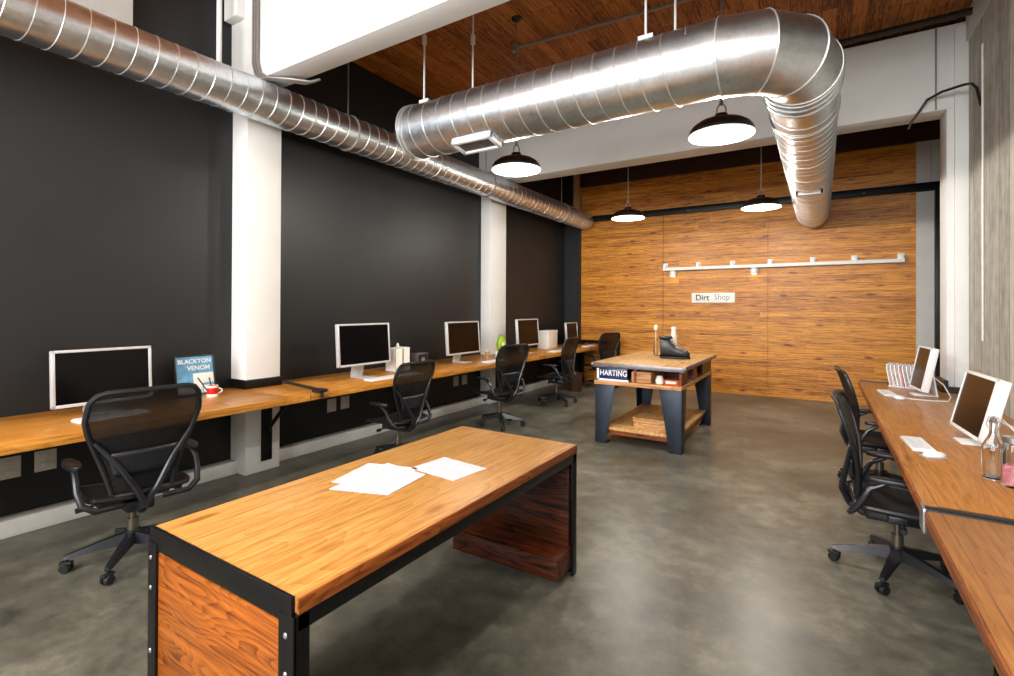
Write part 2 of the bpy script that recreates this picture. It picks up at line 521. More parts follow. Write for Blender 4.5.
# front wall behind the photographer with its big window openings
fw = MB()
fw.box(XL - .2, XR + .3, YF - .2, YF, 0.0, 1.9).box(XL - .2, XR + .3, YF - .2, YF, 4.3, ZC)
for x0, x1 in ((XL - .2, -4.5), (-2.0, -1.6), (0.95, XR + .3)):
    fw.box(x0, x1, YF - .2, YF, 1.9, 4.3)
struct(fw.build('wall_front', M['white']))
for i, (x0, x1) in enumerate(((-4.5, -2.0), (-1.6, 0.95))):
    wf = MB()
    nx = 3
    for k in range(nx + 1):
        xx = x0 + (x1 - x0) * k / nx
        wf.box(xx - .025, xx + .025, YF - .12, YF - .06, 1.9, 4.3)
    for zz in (1.9, 3.1, 4.3):
        wf.box(x0, x1, YF - .12, YF - .06, zz - .025, zz + .025)
    struct(wf.build('window_%d' % (i + 1), M['steel']))

# beams
struct(MB().box(XL, XR + .02, 2.62, 2.85, 3.66, ZC, .006).build('beam_near', M['white']))
struct(MB().box(XL, XR + .3, 6.716, 7.05, 3.64, 4.50, .006).build('beam_far', M['white']))
# columns on the left wall
def left_column(n, xf, y0, y1, cor):
    m = MB().box(XL, xf, y0, y1, 0.0, ZC, .008)
    if cor:
        m.box(XL + .02, xf - .02, y0 - .10, y0 + .02, 4.28, ZC, .01)
    return struct(m.build('column_left_%d' % n, M['white']))
left_column(1, -4.545, 2.635, 2.985, True)
left_column(2, -4.61, 6.78, 7.27, False)
# right column
struct(MB().box(1.085, 1.60, 6.716, 7.05, 0.0, 3.64, .006).build('column_right', M['white']))
struct(MB().box(1.145, 1.26, 6.685, 6.72, 0.0, 4.46, .006).build('trim_8', M['white']))
# curb and soffit panel
struct(MB().box(XL, -4.68, YF, 2.635, 0.0, .12, .006).box(XL, -4.68, 2.985, 6.78, 0.0, .12, .006).box(XL, -4.68, 7.27, YB - .12, 0, .12, .006).build('baseboard_left', M['curb']))
struct(MB().box(XL, -4.66, -1.2, 1.76, 3.80, ZC, .008).build('trim_9', M['offwhite']))
# black base trim round the right column, above the desk line
struct(MB().box(1.055, 1.09, 6.66, 7.05, .60, .86).box(1.055, 1.249, 6.64, 6.69, .60, .80).build('trim_10', M['black']))

# sliding door track of black steel, turning down at its right end
tr = thing('door_track', 'long black steel track across the top of the plank wall, turning down at its end', 'track', (0, 0, 0))
MB().box(-4.44, 1.60, 10.0, 10.1, 3.44, 3.56, .006).build('rail_beam', M['steel'], tr)
MB().box(1.49, 1.60, 10.0, 10.1, 0.0, 3.44, .006).build('end_post', M['steel'], tr)
for x in (-2.2, -1.2, -0.3, 0.6):
    MB().box(x - .03, x + .03, 9.985, 10.0, 3.46, 3.54, .004).build('roller_plate', M['steel'], tr)

# ------------------------------------------------------------------ ducts
def spiral(m, p0, axis, length, r, pitch, tr=.0035, a0=0.0, seg=28):
    turns = length / pitch
    n = int(turns * seg)
    pts = []
    for i in range(n + 1):
        t = i / n
        a = a0 + 2 * pi * turns * t
        if axis == 'Y':
            pts.append((p0[0] + r * cos(a), p0[1] + length * t, p0[2] + r * sin(a)))
        else:
            pts.append((p0[0] + length * t, p0[1] + r * cos(a), p0[2] + r * sin(a)))
    m.tube(pts, tr, 5)

def pipe_wall(m, p, q, r, seg=44, cap=True):
    m.cyl(p, q, r, seg=seg, cap=cap)

d1 = thing('spiral_duct', 'long brownish spiral duct running under the beams along the black wall', 'air duct', (-4.30, 0, 3.45))
m = MB(); pipe_wall(m, (0, -2.6, 0), (0, 9.97, 0), .18); m.build('duct_tube', M['galv'], d1)
m = MB(); spiral(m, (0, -2.6, 0), 'Y', 12.5, .181, .135); m.build('spiral_seam', M['galv_seam'], d1)
for y in (-1.2, 3.6, 6.2, 8.8):
    s = MB()
    s.tube([(.186 * cos(a), y, .186 * sin(a)) for a in [2 * pi * k / 32 for k in range(32)]], .008, 6, loop=True)
    s.cyl((0, y, .18), (0, y, ZC - 3.45), .008, seg=8)
    s.build('hanger_strap', M['pipe_grey'], d1)

DX, DY, DZ, DR = -0.12, 3.42, 3.185, .236
d2 = thing('spiral_duct', 'big bright L-shaped spiral duct with an elbow, hung in the middle of the room', 'air duct', (DX, DY, DZ))
RE = .42
m = MB(); pipe_wall(m, (-3.05, 0, 0), (-RE, 0, 0), DR)
m.build('duct_run', M['galv'], d2)
m = MB(); spiral(m, (-2.99, 0, 0), 'X', 2.39, DR + .001, .155, .003, seg=36)
m.build('spiral_seam', M['galv_seam'], d2)
# round rolled end
m = MB()
for xx in (-3.05, -3.01):
    m.tube([(xx, (DR + .003) * cos(a), (DR + .003) * sin(a)) for a in [2 * pi * k / 40 for k in range(40)]], .009, 6, loop=True)
m.build('end_ring', M['galv_seam'], d2)
# segmented elbow
els = []
NG = 3
for k in range(NG + 1):
    a = -pi / 2 + (pi / 2) * k / NG
    els.append(Vector((-RE + RE * cos(a), RE + RE * sin(a), 0)))
rings = []
seg = 44
for k in range(NG + 1):
    a = (pi / 2) * k / NG
    d = Vector((cos(a), sin(a), 0)); nrm = Vector((sin(a), -cos(a), 0))
    rings.append([els[k] + nrm * (DR + .004) * cos(2 * pi * j / seg) * (1 / cos(pi / (4 * NG)) if 0 < k < NG else 1) + Vector((0, 0, 1)) * (DR + .004) * sin(2 * pi * j / seg) for j in range(seg)])
# thick gores: mitred cylinders between cut rings
m = MB(); m.ring_surface(rings); el = m.build('elbow', M['galv'], d2, angle=16)
for k in range(NG + 1):
    m = MB(); m.tube([p for p in rings[k]], .0055, 6, loop=True); m.build('gore_seam', M['galv_seam'], el)
m = MB(); pipe_wall(m, (0, RE, 0), (0, 6.35, 0), DR); m.build('branch_run', M['galv'], d2)
m = MB(); spiral(m, (0, RE + .45, 0), 'Y', 5.6, DR + .001, .155, .003, seg=36); m.build('spiral_seam', M['galv_seam'], d2)
for i, y in enumerate((RE + .05, RE + .14, RE + .24, RE + .75)):
    m = MB(); m.tube([((DR + .004) * cos(a), y, (DR + .004) * sin(a)) for a in [2 * pi * k / 44 for k in range(44)]], .013 if i < 3 else .007, 8, loop=True)
    m.build('collar_ring', M['galv'], d2)
# supply register low on the run
ra = radians(78)
mt = Matrix.Translation((-2.31, 0, 0)) @ Matrix.Rotation(-ra + pi / 2, 4, 'X') @ Matrix.Identity(4)
reg = MB()
# frame in local plane z = -(DR+.02)
zz = -(DR + .030)
reg.box(-.20, .20, -.10, -.065, zz, zz + .07, .008).box(-.20, .20, .065, .10, zz, zz + .07, .008)
reg.box(-.20, -.16, -.10, .10, zz, zz + .07, .008).box(.16, .20, -.10, .10, zz, zz + .07, .008)
RT = Matrix.Translation((-2.31, 0, 0)) @ Matrix.Rotation(-(pi / 2 - ra), 4, 'X')
reg.xf(RT)
rg = reg.build('register', M['plastic'], d2)
lv = MB()
for k in range(5):
    y = -.052 + k * .026
    lv.box(-.16, .16, y - .004, y + .012, zz + .012, zz + .03)
lv.xf(RT); lv.build('louver', M['edge_steel'], rg)
bk = MB().box(-.16, .16, -.066, .066, zz + .035, zz + .06); bk.xf(RT); bk.build('register_throat', M['black'], rg)
# slot on the far branch
sl = MB()
y = 3.52
sl.box(-.14, .14, y - .06, y - .025, -DR - .012, -DR + .07, .005).box(-.14, .14, y + .025, y + .06, -DR - .012, -DR + .07, .005)
sl.box(-.14, -.11, y - .06, y + .06, -DR - .012, -DR + .07, .005).box(.11, .14, y - .06, y + .06, -DR - .012, -DR + .07, .005)
s2 = sl.build('slot_register', M['plastic'], d2)
MB().box(-.11, .11, y - .025, y + .025, -DR + .0, -DR + .05).build('register_throat', M['black'], s2)
# hanger rods with couplings
for x, yy in ((-2.97 - DX, -.10), (-2.60 - DX, .12), (-1.0 - DX, -.10), (-.86 - DX, .12)):
    h = MB(); z0 = (DR ** 2 - yy ** 2) ** .5 - .03
    h.cyl((x, yy, z0), (x, yy, ZC - DZ), .0085, seg=10)
    h.cyl((x, yy, .72), (x, yy, .80), .02, seg=10)
    h.box(x - .05, x + .05, yy - .012, yy + .012, z0, z0 + .05)
    h.build('hanger_rod', M['offwhite'], d2)

# ------------------------------------------------------------------ pendant lamps
def make_pendant(label, loc):
    t = thing('pendant_lamp', label, 'lamp', loc, 0, 'black dome pendant lamps')
    # origin: centre of the rim plane
    outer = [(.25, 0.0), (.253, .008), (.247, .035), (.225, .068), (.185, .098), (.135, .118), (.085, .128), (.055, .134), (.05, .165), (.046, .17), (.002, .172)]
    inner = [(.247, .004), (.242, .03), (.22, .062), (.18, .092), (.13, .111), (.08, .121), (.04, .124), (.002, .125)]
    m = MB(); m.lathe(outer, 40, cap=(False, True)); m.build('shade', M['enamel'], t)
    m = MB(); m.lathe(inner, 40, cap=(False, True)); m.build('reflector', M['reflector'], t)
    m = MB(); m.tube([(.249 * cos(a), .249 * sin(a), 0) for a in [2 * pi * k / 40 for k in range(40)]], .005, 6, loop=True); m.build('rim', M['reflector'], t)
    m = MB(); m.sphere((0, 0, .055), .058, sz=1.0); m.lathe([(.024, .10), (.024, .119)], 12); m.build('bulb', M['bulb'], t)
    lp = MB()
    for sgn in (-1, 1):
        lp.tube([(sgn * .035, 0, .168), (sgn * .034, 0, .215), (sgn * .018, 0, .245), (0, 0, .252)], .006, 8)
    lp.cyl((0, 0, .245), (0, 0, .275), .016, seg=12)
    lp.build('yoke', M['pipe_grey'], t)
    m = MB(); m.cyl((0, 0, .27), (0, 0, ZC - loc[2] - .03), .008, seg=10); m.build('stem', M['pipe_grey'], t)
    m = MB(); m.lathe([(.055, ZC - loc[2]), (.055, ZC - loc[2] - .012), (.02, ZC - loc[2] - .04), (.008, ZC - loc[2] - .045)], 20); m.build('ceiling_cup', M['enamel'], t)
    return t

ZP = 2.995
pend = make_pendant('black dome pendant lamp hanging just under the elbow of the big duct', (-.69, 4.35, ZP))
G = 'black dome pendant lamps'
dup(pend, 'black dome pendant lamp hanging below the register of the big duct', (-2.64, 4.35, ZP), group=G)
dup(pend, 'far pendant lamp in front of the black track beside the wall duct end', (-2.56, 7.6, ZP), group=G)
dup(pend, 'far pendant lamp beside the dropping branch duct, in front of the black track', (-.71, 7.75, ZP), group=G)
dup(pend, 'unseen black dome pendant lamp added for overhead light near the foreground table', (-2.64, .15, ZP), group=G)  # unseen near pair, added to light the room from overhead
dup(pend, 'unseen black dome pendant lamp added for overhead light toward the right-hand desk', (-.69, .1, ZP), group=G)

# ------------------------------------------------------------------ pipes
tag(MB().tube([(-2.91, 4.76, 4.50), (-2.75, 4.77, 4.50), (-1.33, 4.86, 4.50), (1.0, 4.95, 4.50)], .016, 8).cyl((-2.91, 4.76, 4.46), (-2.91, 4.76, 4.55), .035, seg=12).build('ceiling_conduit', M['pipe_grey']), 'thin grey conduit with a round box on the plank ceiling', 'conduit')
tag(MB().tube([(-.4, 6.5, 4.47), (1.24, 6.45, 4.47)], .035, 10).build('ceiling_pipe', M['pipe_dark']), 'thick dark pipe below the ceiling in front of the far white beam', 'pipe')
tag(MB().tube([(1.235, 6.15, 3.45), (1.21, 6.17, 3.62), (1.19, 6.25, 3.70), (1.16, 6.38, 3.745), (1.02, 6.52, 3.76), (.92, 6.63, 3.74), (.86, 6.66, 3.64), (.80, 6.67, 3.55), (.775, 6.68, 3.48)], .013, 8).build('bent_conduit', M['pipe_dark']), 'dark bent conduit arching from the concrete wall to the far beam', 'conduit')
tag(MB().tube([(1.238, 6.12, 1.30), (1.238, 6.12, 4.0)], .008, 8).build('wall_conduit', M['cable']), 'thin pale vertical line of conduit on the concrete wall', 'conduit')
tag(MB().tube([(1.0, 6.70, 3.645), (1.0, 6.70, 4.50)], .007, 6).build('beam_conduit', M['pipe_grey']), 'thin vertical wire conduit on the face of the far white beam', 'conduit')
tag(MB().tube([(-4.60, 2.40, 3.45), (-4.60, 2.40, 4.55)], .022, 10).build('wall_pipe', M['white']), 'white vertical pipe on the black wall behind the spiral duct, beside the column', 'pipe')
cb = MB()
for k, dx in enumerate((0, .035, .07)):
    cb.tube([(-4.40 + dx, 2.60, 4.5), (-4.40 + dx, 2.60, 3.80), (-4.36 + dx, 2.60, 3.70), (-4.28 + dx, 2.62, 3.645), (-4.10 + dx, 2.74, 3.63), (-3.98 + dx, 2.85, 3.62), (-3.94 + dx, 2.92, 3.66)], .012, 8)
tag(cb.build('conduit_bundle', M['pipe_grey']), 'bundle of thin conduits bending under the near beam above the spiral duct', 'conduit')

# ------------------------------------------------------------------ white rail and sign on the plank wall
rl = thing('track_light', 'white rail with short posts and two small lit spots on the plank wall', 'lamp', (-2.66, YB, 2.36))
MB().box(0, 3.78, -.105, -.045, -.03, .03, .008).build('rail', M['reflector'], rl)
for x in (.03, .655, 1.26, 1.885, 2.54, 3.13, 3.74):
    b = MB().box(x - .03, x + .03, -.10, 0, .02, .085, .01).box(x - .045, x + .045, -.012, 0, .0, .12, .005)
    b.build('bracket', M['plastic'], rl)
for x in (.19, 1.63):
    s = MB(); s.lathe([(.05, -.14), (.07, -.12), (.07, -.07), (.045, -.035), (.02, -.03)], 16, c=(x, -.075, 0)); sp = s.build('spot', M['plastic'], rl)
    s = MB(); s.lathe([(.001, -.146), (.045, -.143), (.05, -.14)], 16, c=(x, -.075, 0)); s.build('spot_face', M['spotlit'], sp)
sg = thing('wall_sign', 'small white name sign with dark lettering on the plank wall below the white rail', 'sign', (-1.74, YB - .012, 1.79))
MB().box(-.385, .385, -.012, .012, -.095, .095, .003).build('board', M['blank'], sg)
text_mesh('lettering', 'Dirt', .155, M['ink'], sg, (-.19, -.014, 0), ROT_FRONT, .001, .95)
text_mesh('lettering', 'Shop', .145, M['edge_steel'], sg, (.16, -.014, .008), ROT_FRONT, .001, .95)
# small lamp seen in the dark slot beside the column
wl = thing('wall_lamp', 'tiny white lamp seen in the dark gap beside the white column', 'lamp', (1.60, 11.3, 2.95))
MB().lathe([(.09, -.06), (.06, .0), (.03, .05), (.01, .06)], 16).build('lamp_shade', M['reflector'], wl)
MB().sphere((0, 0, -.04), .03).build('bulb', M['bulb'], wl)
MB().tube([(0, 0, .05), (0, 0, .12), (.12, 0, .16), (.2, 0, .16)], .01, 8).build('lamp_arm', M['pipe_grey'], wl)

# ------------------------------------------------------------------ left wall desk
XD = -3.83      # front edge
ZD = .81        # top
def wall_desk(label, y0, y1, brackets):
    t = thing('wall_desk', label, 'desk', (0, 0, 0), 0, 'desk sections along the black wall')
    MB().box(XL + .01, XD, y0, y1, ZD - .06, ZD, .004).build('worktop', M['desk_wood'], t)
    return t
dsk1 = wall_desk('plank desk section along the black wall from the photo edge to the first column', -1.6, 2.63, ())
dsk2 = wall_desk('plank desk section along the black wall between the two white columns', 2.99, 6.775, ())
dsk3 = wall_desk('far plank desk section from the second column to the plank wall', 7.275, 9.95, ())
# filler tops in front of the columns
MB().box(-4.54, XD, 2.63, 2.99, ZD - .06, ZD, .004).build('worktop_joint', M['desk_wood'], dsk1)
MB().box(-4.605, XD, 6.775, 7.275, ZD - .06, ZD, .004).build('worktop_joint', M['desk_wood'], dsk2)
# steel wall brackets: plate on the wall or column, arm and brace
def bracket(x, y, par, w=.05):
    m = MB()
    m.box(x, x + .012, y - w, y + w, .10, ZD - .06, .003)
    m.box(x, x + .55, y - .025, y + .025, ZD - .085, ZD - .061, .003)
    m.tube([(x + .01, y, .38), (x + .38, y, ZD - .075)], .02, 6)
    m.sphere((x + .014, y, .16), .011, u=8, v=6)
    return m.build('steel_bracket', M['steel'], par)
bracket(-4.543, 2.84, dsk1, .055)
bracket(XL, -.6, dsk1)
bracket(XL, 4.85, dsk2)
bracket(-4.608, 7.0, dsk2, .055)
bracket(XL, 8.9, dsk3)
# black steel collar where the column meets the desk
tag(MB().box(XL + .01, -4.53, 2.62, 3.0, ZD, ZD + .085, .004).build('column_collar', M['steel']), 'black steel collar round the first white column just above the desk', 'collar')
# strap across the desk joint
sc = MB(); sc.tube([(-4.50, 3.00, ZD + .03), (-4.42, 3.02, ZD + .018), (-4.2, 3.0, ZD + .013), (-4.0, 2.97, ZD + .013), (-3.84, 2.93, ZD + .013), (-3.815, 2.92, ZD - .005), (-3.815, 2.92, ZD - .05)], .014, 8)
sc.box(-3.90, -3.80, 2.87, 2.97, ZD + .001, ZD + .03, .008)
tag(sc.build('cable_grommet', M['black']), 'black cable and clip over the desk joint beside the first white column', 'cable')

# outlets under the desk
def outlet(label, y, z):
    o = thing('outlet', label, 'outlet', (XL, y, z), 0, 'outlets under the wall desk')
    MB().box(0, .012, -.062, .062, -.075, .075, .004).build('plate', M['outlet'], o)
    for zz in (-.032, .032):
        m = MB().box(.008, .016, -.022, .022, zz - .02, zz + .02, .004); m.build('socket', M['offwhite'], o)
    return o
for lab, y, z in (('pale outlet plate under the desk, at the very edge of the photo', 1.09, .45),
                  ('pale outlet plate under the desk, behind the nearest black chair', 1.285, .455),
                  ('pale outlet plate under the desk, first one past the white column', 3.80, .445),
                  ('pale outlet plate under the desk, second one past the white column', 3.99, .45),
                  ('pale outlet plate under the desk behind the second black chair, nearer of a pair', 6.12, .44),
                  ('pale outlet plate under the desk behind the second black chair, farther of a pair', 6.34, .44)):
    outlet(lab, y, z)

# ------------------------------------------------------------------ monitors
def monitor(label, loc, w, h, zb, rz=0.0, tilt=radians(4), th=.045, bez=.02, casing='alu', screen='screen', group='monitors on the wall desk', foot=True, ft=.07):
    """screen faces local +X; origin on the desk below the casing; zb = gap under the casing"""
    t = thing('monitor', label, 'monitor', loc, rz, group)
    T = Matrix.Translation((0, 0, zb)) @ Matrix.Rotation(-tilt, 4, 'Y')
    m = MB().box(-th, -.006, -w / 2, w / 2, 0, h, .008)
    # front bezel frame
    m.box(-.008, .004, -w / 2, w / 2, 0, bez * 1.15, .003).box(-.008, .004, -w / 2, w / 2, h - bez, h, .003)
    m.box(-.008, .004, -w / 2, -w / 2 + bez, 0, h, .003).box(-.008, .004, w / 2 - bez, w / 2, 0, h, .003)
    m.xf(T); m.build('casing', M[casing], t)
    m = MB().box(-.0065, -.001, -w / 2 + bez - .002, w / 2 - bez + .002, bez, h - bez + .002); m.xf(T); m.build('screen', M[screen], t)
    if foot:
        sh = math.tan(tilt) * h * .34
        m = MB()
        m.prism([(-.16, 0), (ft, 0), (ft, .008), (-.15, .008), (-.085 - sh, zb + h * .38), (-.10 - sh, zb + h * .38)], 'Y', -.085, .085, .002)
        m.box(-.105 - sh, -.025 - sh, -.03, .03, zb + h * .28, zb + h * .37, .004)
        m.build('stand', M[casing], t)
    return t
monitor('white framed monitor nearest the camera on the wall desk, behind the first chair', (-4.42, 1.515, ZD), .60, .40, .065)
monitor('white framed monitor just past the first column, beside white upright boxes', (-4.22, 3.80, ZD), .73, .455, .14)
monitor('white framed monitor just before the second column, beside a lime green cup', (-4.25, 5.63, ZD), .74, .46, .12)
monitor('white framed monitor just past the second column, beside a white carton', (-4.25, 7.46, ZD), .72, .46, .125)
monitor('small white framed monitor at the far end of the wall desk', (-4.40, 9.55, ZD), .54, .35, .125)

def keyboard(label, loc, rz, w=.42, d=.13, group=None):
    t = thing('keyboard', label, 'keyboard', loc, rz, group)
    MB().box(-d / 2, d / 2, -w / 2, w / 2, 0, .014, .004).build('tray', M['plastic'], t)
    k = MB()
    rows, cols = 5, 14
    for i in range(rows):
        for j in range(cols):
            x0 = -d / 2 + .008 + i * (d - .016) / rows; y0 = -w / 2 + .008 + j * (w - .016) / cols
            k.box(x0 + .0015, x0 + (d - .016) / rows - .0015, y0 + .0015, y0 + (w - .016) / cols - .0015, .013, .019)
    k.build('keys', M['keys'], t)
    return t
GK = 'white keyboards'
keyboard('white keyboard on the wall desk, half behind the nearest chair back', (-4.17, 1.47, ZD), .05, group=GK)
keyboard('white keyboard on the wall desk in front of the monitor past the first column', (-4.00, 3.83, ZD), 0, group=GK)
keyboard('white keyboard on the wall desk in front of the monitor before the second column', (-3.98, 5.95, ZD), 0, group=GK)
keyboard('white keyboard on the wall desk beyond the second column', (-3.98, 8.0, ZD), 0, group=GK)
keyboard('white keyboard at the far end of the wall desk', (-3.98, 9.4, ZD), 0, group=GK)

# framed poster leaning on the wall
pt = thing('framed_print', 'blue and white lettered print in a black frame leaning on the black wall', 'picture', (-4.60, 2.235, ZD), 0)
T = Matrix.Rotation(radians(-10), 4, 'Y')
m = MB().box(-.02, .006, -.165, .165, 0, .012, .002).box(-.02, .006, -.165, .165, .338, .35, .002).box(-.02, .006, -.165, -.153, 0, .35, .002).box(-.02, .006, .153, .165, 0, .35, .002).box(-.02, -.008, -.16, .16, .005, .345)
m.xf(T); m.build('frame', M['black'], pt)
m = MB().box(-.008, -.003, -.153, .153, .012, .338); m.xf(T); m.build('print_sheet', M['blue'], pt)
for txt, z, yy, s in (('BLACKTON', .295, 0, .052), ('VENOM', .235, .03, .055)):
    o = text_mesh('lettering', txt, s, M['blank'], pt, (0, yy, z), ROT_FACE_PX, .0008)
    o.data.transform(T)
m = MB()
for y0, y1, z0, z1 in ((-.15, .05, .02, .10), (-.02, .15, .10, .19), (.06, .15, .02, .08)):
    m.box(-.004, -.0022, y0, y1, z0, z1, .0005)
m.xf(T); m.build('pale_cloud_shape', M['blank'], pt)

def mug(label, loc):
    t = thing('mug', label, 'mug', loc, radians(70))
    m = MB(); m.lathe([(.001, 0), (.034, 0), (.040, .006), (.042, .03), (.043, .09), (.041, .095), (.037, .09), (.036, .012), (.001, .01)], 28, cap=(False, False)); m.build('cup', M['red'], t)
    m = MB(); m.lathe([(.0425, .0), (.0432, .002), (.0432, .022), (.0425, .024)], 28, cap=(False, False)); m.build('cream_band', M['cream'], t)
    m = MB(); m.lathe([(.0435, .078), (.0445, .08), (.0445, .094), (.0435, .097)], 28, cap=(False, False)); m.build('rim', M['cream'], t)
    m = MB(); m.tube([(.040 + .034 * sin(pi * k / 8), 0, .022 + .052 * k / 8) for k in range(9)], .006, 8); m.build('handle', M['cream'], t)
    return t
mug('red and cream mug with dark pens on the wall desk by the blue print', (-4.42, 2.27, ZD))
for i, (dx, dy, tx, ty, lab) in enumerate(((-.012, -.012, -.06, -.075, 'black pen leaning farthest over in the red mug'), (.01, .006, -.02, -.03, 'black pen standing straighter in the red mug'))):
    p = thing('pen', lab, 'pen', (-4.42 + dx, 2.27 + dy, ZD + .014), 0, 'pens in the red mug')
    MB().tube([(0, 0, 0), (tx * .8, ty * .8, .125)], .005, 8).build('barrel', M['black'], p)
    MB().tube([(tx * .8, ty * .8, .125), (tx, ty, .152)], .0058, 8).build('cap', M['ink'], p)

# white upright boxes
GB = 'white upright boxes'
def upbox(label, loc, d, w, h, rz=0, group=GB, mat='blank'):
    t = thing('magazine_box', label, 'box', loc, rz, group)
    m = MB().box(-d / 2, d / 2, -w / 2, w / 2, 0, .006).box(-d / 2, d / 2, -w / 2, -w / 2 + .004, 0, h).box(-d / 2, d / 2, w / 2 - .004, w / 2, 0, h)
    m.box(-d / 2, -d / 2 + .004, -w / 2, w / 2, 0, h).box(d / 2 - .004, d / 2, -w / 2, w / 2, 0, h * .97)
    m.build('shell', M[mat], t)
    MB().box(-d / 2 + .006, d / 2 - .008, -w / 2 + .007, w / 2 - .007, .008, h * .96).build('papers', M['blank'], t)
    return t
upbox('white upright box beside the second monitor, nearer of the two', (-4.35, 4.35, ZD), .17, .115, .28)
upbox('white upright box beside the second monitor, farther of the two', (-4.35, 4.475, ZD), .17, .11, .285)
sb = thing('squeeze_bottle', 'small white bottle standing behind the white upright boxes', 'bottle', (-4.52, 4.58, ZD), 0)
MB().lathe([(.03, 0), (.033, .01), (.033, .23), (.02, .27), (.012, .275)], 16).build('body', M['plastic'], sb)
MB().lathe([(.018, .272), (.018, .30), (.008, .325)], 14).build('cap', M['plastic'], sb)
sk = thing('desk_speaker', 'small grey box speaker on the wall desk behind the second chair', 'speaker', (-4.55, 5.02, ZD), 0)
MB().box(-.06, .06, -.11, .11, 0, .165, .01).build('body', M['edge_steel'], sk)
MB().box(.058, .064, -.095, .095, .015, .15, .003).build('grille', M['dkgrey'], sk)
MB().lathe([(.03, 0), (.034, .003), (.03, .008), (.002, .01)], 18).xf(Matrix.Translation((.064, 0, .08)) @ Matrix.Rotation(pi / 2, 4, 'Y')).build('dial', M['bright_steel'], sk)
tag(MB().box(-4.10, -3.92, 4.15, 4.42, ZD, ZD + .004).build('paper_sheet', M['blank']), 'white paper sheet on the wall desk in front of the white upright boxes', 'paper')

# lime cup by second column, small tan things
gc = thing('lime_cup', 'lime green oval ornament standing at the foot of the second column', 'ornament', (-4.36, 6.74, ZD), 0)
m = MB(); m.sphere((0, 0, .185), .125, sx=.5, sy=.85, sz=1.15, u=24, v=16); m.build('body', M['green'], gc)
m = MB(); m.lathe([(.06, 0), (.06, .012), (.02, .03), (.015, .06)], 20); m.build('foot', M['green'], gc)
m = MB().sphere((.052, -.02, .19), .04, sx=.4, u=12, v=8); m.build('pale_spot', M['cream'], gc)
for i, (x, y, h, r, mt_, lab) in enumerate(((-4.25, 6.18, .12, .035, 'tan', 'tan cup on the wall desk between the third monitor and the green ornament'),
                                         (-4.20, 6.38, .10, .03, 'cream', 'cream jar on the wall desk next to the green ornament'))):
    c = thing('desk_cup', lab, 'cup', (x, y, ZD), 0, 'small cups on the wall desk')
    MB().lathe([(.001, 0), (r * .85, 0), (r, h), (r * .9, h), (r * .78, .008), (.001, .008)], 20, cap=(False, False)).build('body', M[mt_], c)
    MB().lathe([(r, h - .004), (r * 1.06, h - .002), (r * 1.06, h + .004), (r, h + .004)], 20, cap=(False, False)).build('rim', M['cream'], c)
ct = thing('carton', 'white carton on the wall desk next to the fourth monitor', 'box', (-4.50, 8.62, ZD), radians(8))
MB().box(-.11, .11, -.26, .26, 0, .33, .004).build('body', M['blank'], ct)
MB().box(-.115, .115, -.265, .265, .27, .34, .004).build('lid', M['blank'], ct)
tag(MB().box(-4.06, -3.90, 7.72, 7.98 - .2, ZD, ZD + .002).build('note_sheet', M['blank']), 'small white note on the wall desk past the second column', 'paper')
# dark shelf behind the far end
sh = thing('low_cabinet', 'dark low shelf end behind the last chair at the plank wall', 'cabinet', (-4.0, 10.02, 0), 0)
MB().box(-.4, .45, -.05, .05, .84, .90, .004).build('top', M['steel'], sh)
MB().box(-.4, -.36, -.05, .05, 0, .84, .003).box(.41, .45, -.05, .05, 0, .84, .003).build('side_panel', M['steel'], sh)
# dark brown bin
bn = thing('waste_basket', 'dark brown round basket on the floor below the far desk end', 'bin', (-3.98, 8.75, 0), 0)
MB().lathe([(.001, 0), (.12, 0), (.125, .01), (.15, .34), (.14, .34), (.115, .02), (.001, .02)], 28, cap=(False, False)).build('body', M['brown'], bn)
MB().tube([(.15 * cos(a), .15 * sin(a), .34) for a in [2 * pi * k / 28 for k in range(28)]], .009, 6, loop=True).build('rim', M['brown'], bn)

# ------------------------------------------------------------------ task chairs
def back_pt(a, b):
    hw = [.15, .172, .20, .235, .268, .29, .288]
    f = b * (len(hw) - 1); i = min(int(f), len(hw) - 2); w = hw[i] + (hw[i + 1] - hw[i]) * (f - i)
    # rounded top corners
    zt = .625 - .055 * abs(a) ** 8
    x = a * w * (1 - .05 * max(0, b - .8) * 5 * abs(a) ** 6)
    z = .47 + b * zt
    y = -.215 - .03 * sin(pi * min(1, b * 1.5)) * 0 - .105 * b + .035 * sin(pi * b) + .05 * a * a * (0.5 + .5 * b)
    return Vector((x, y, z))

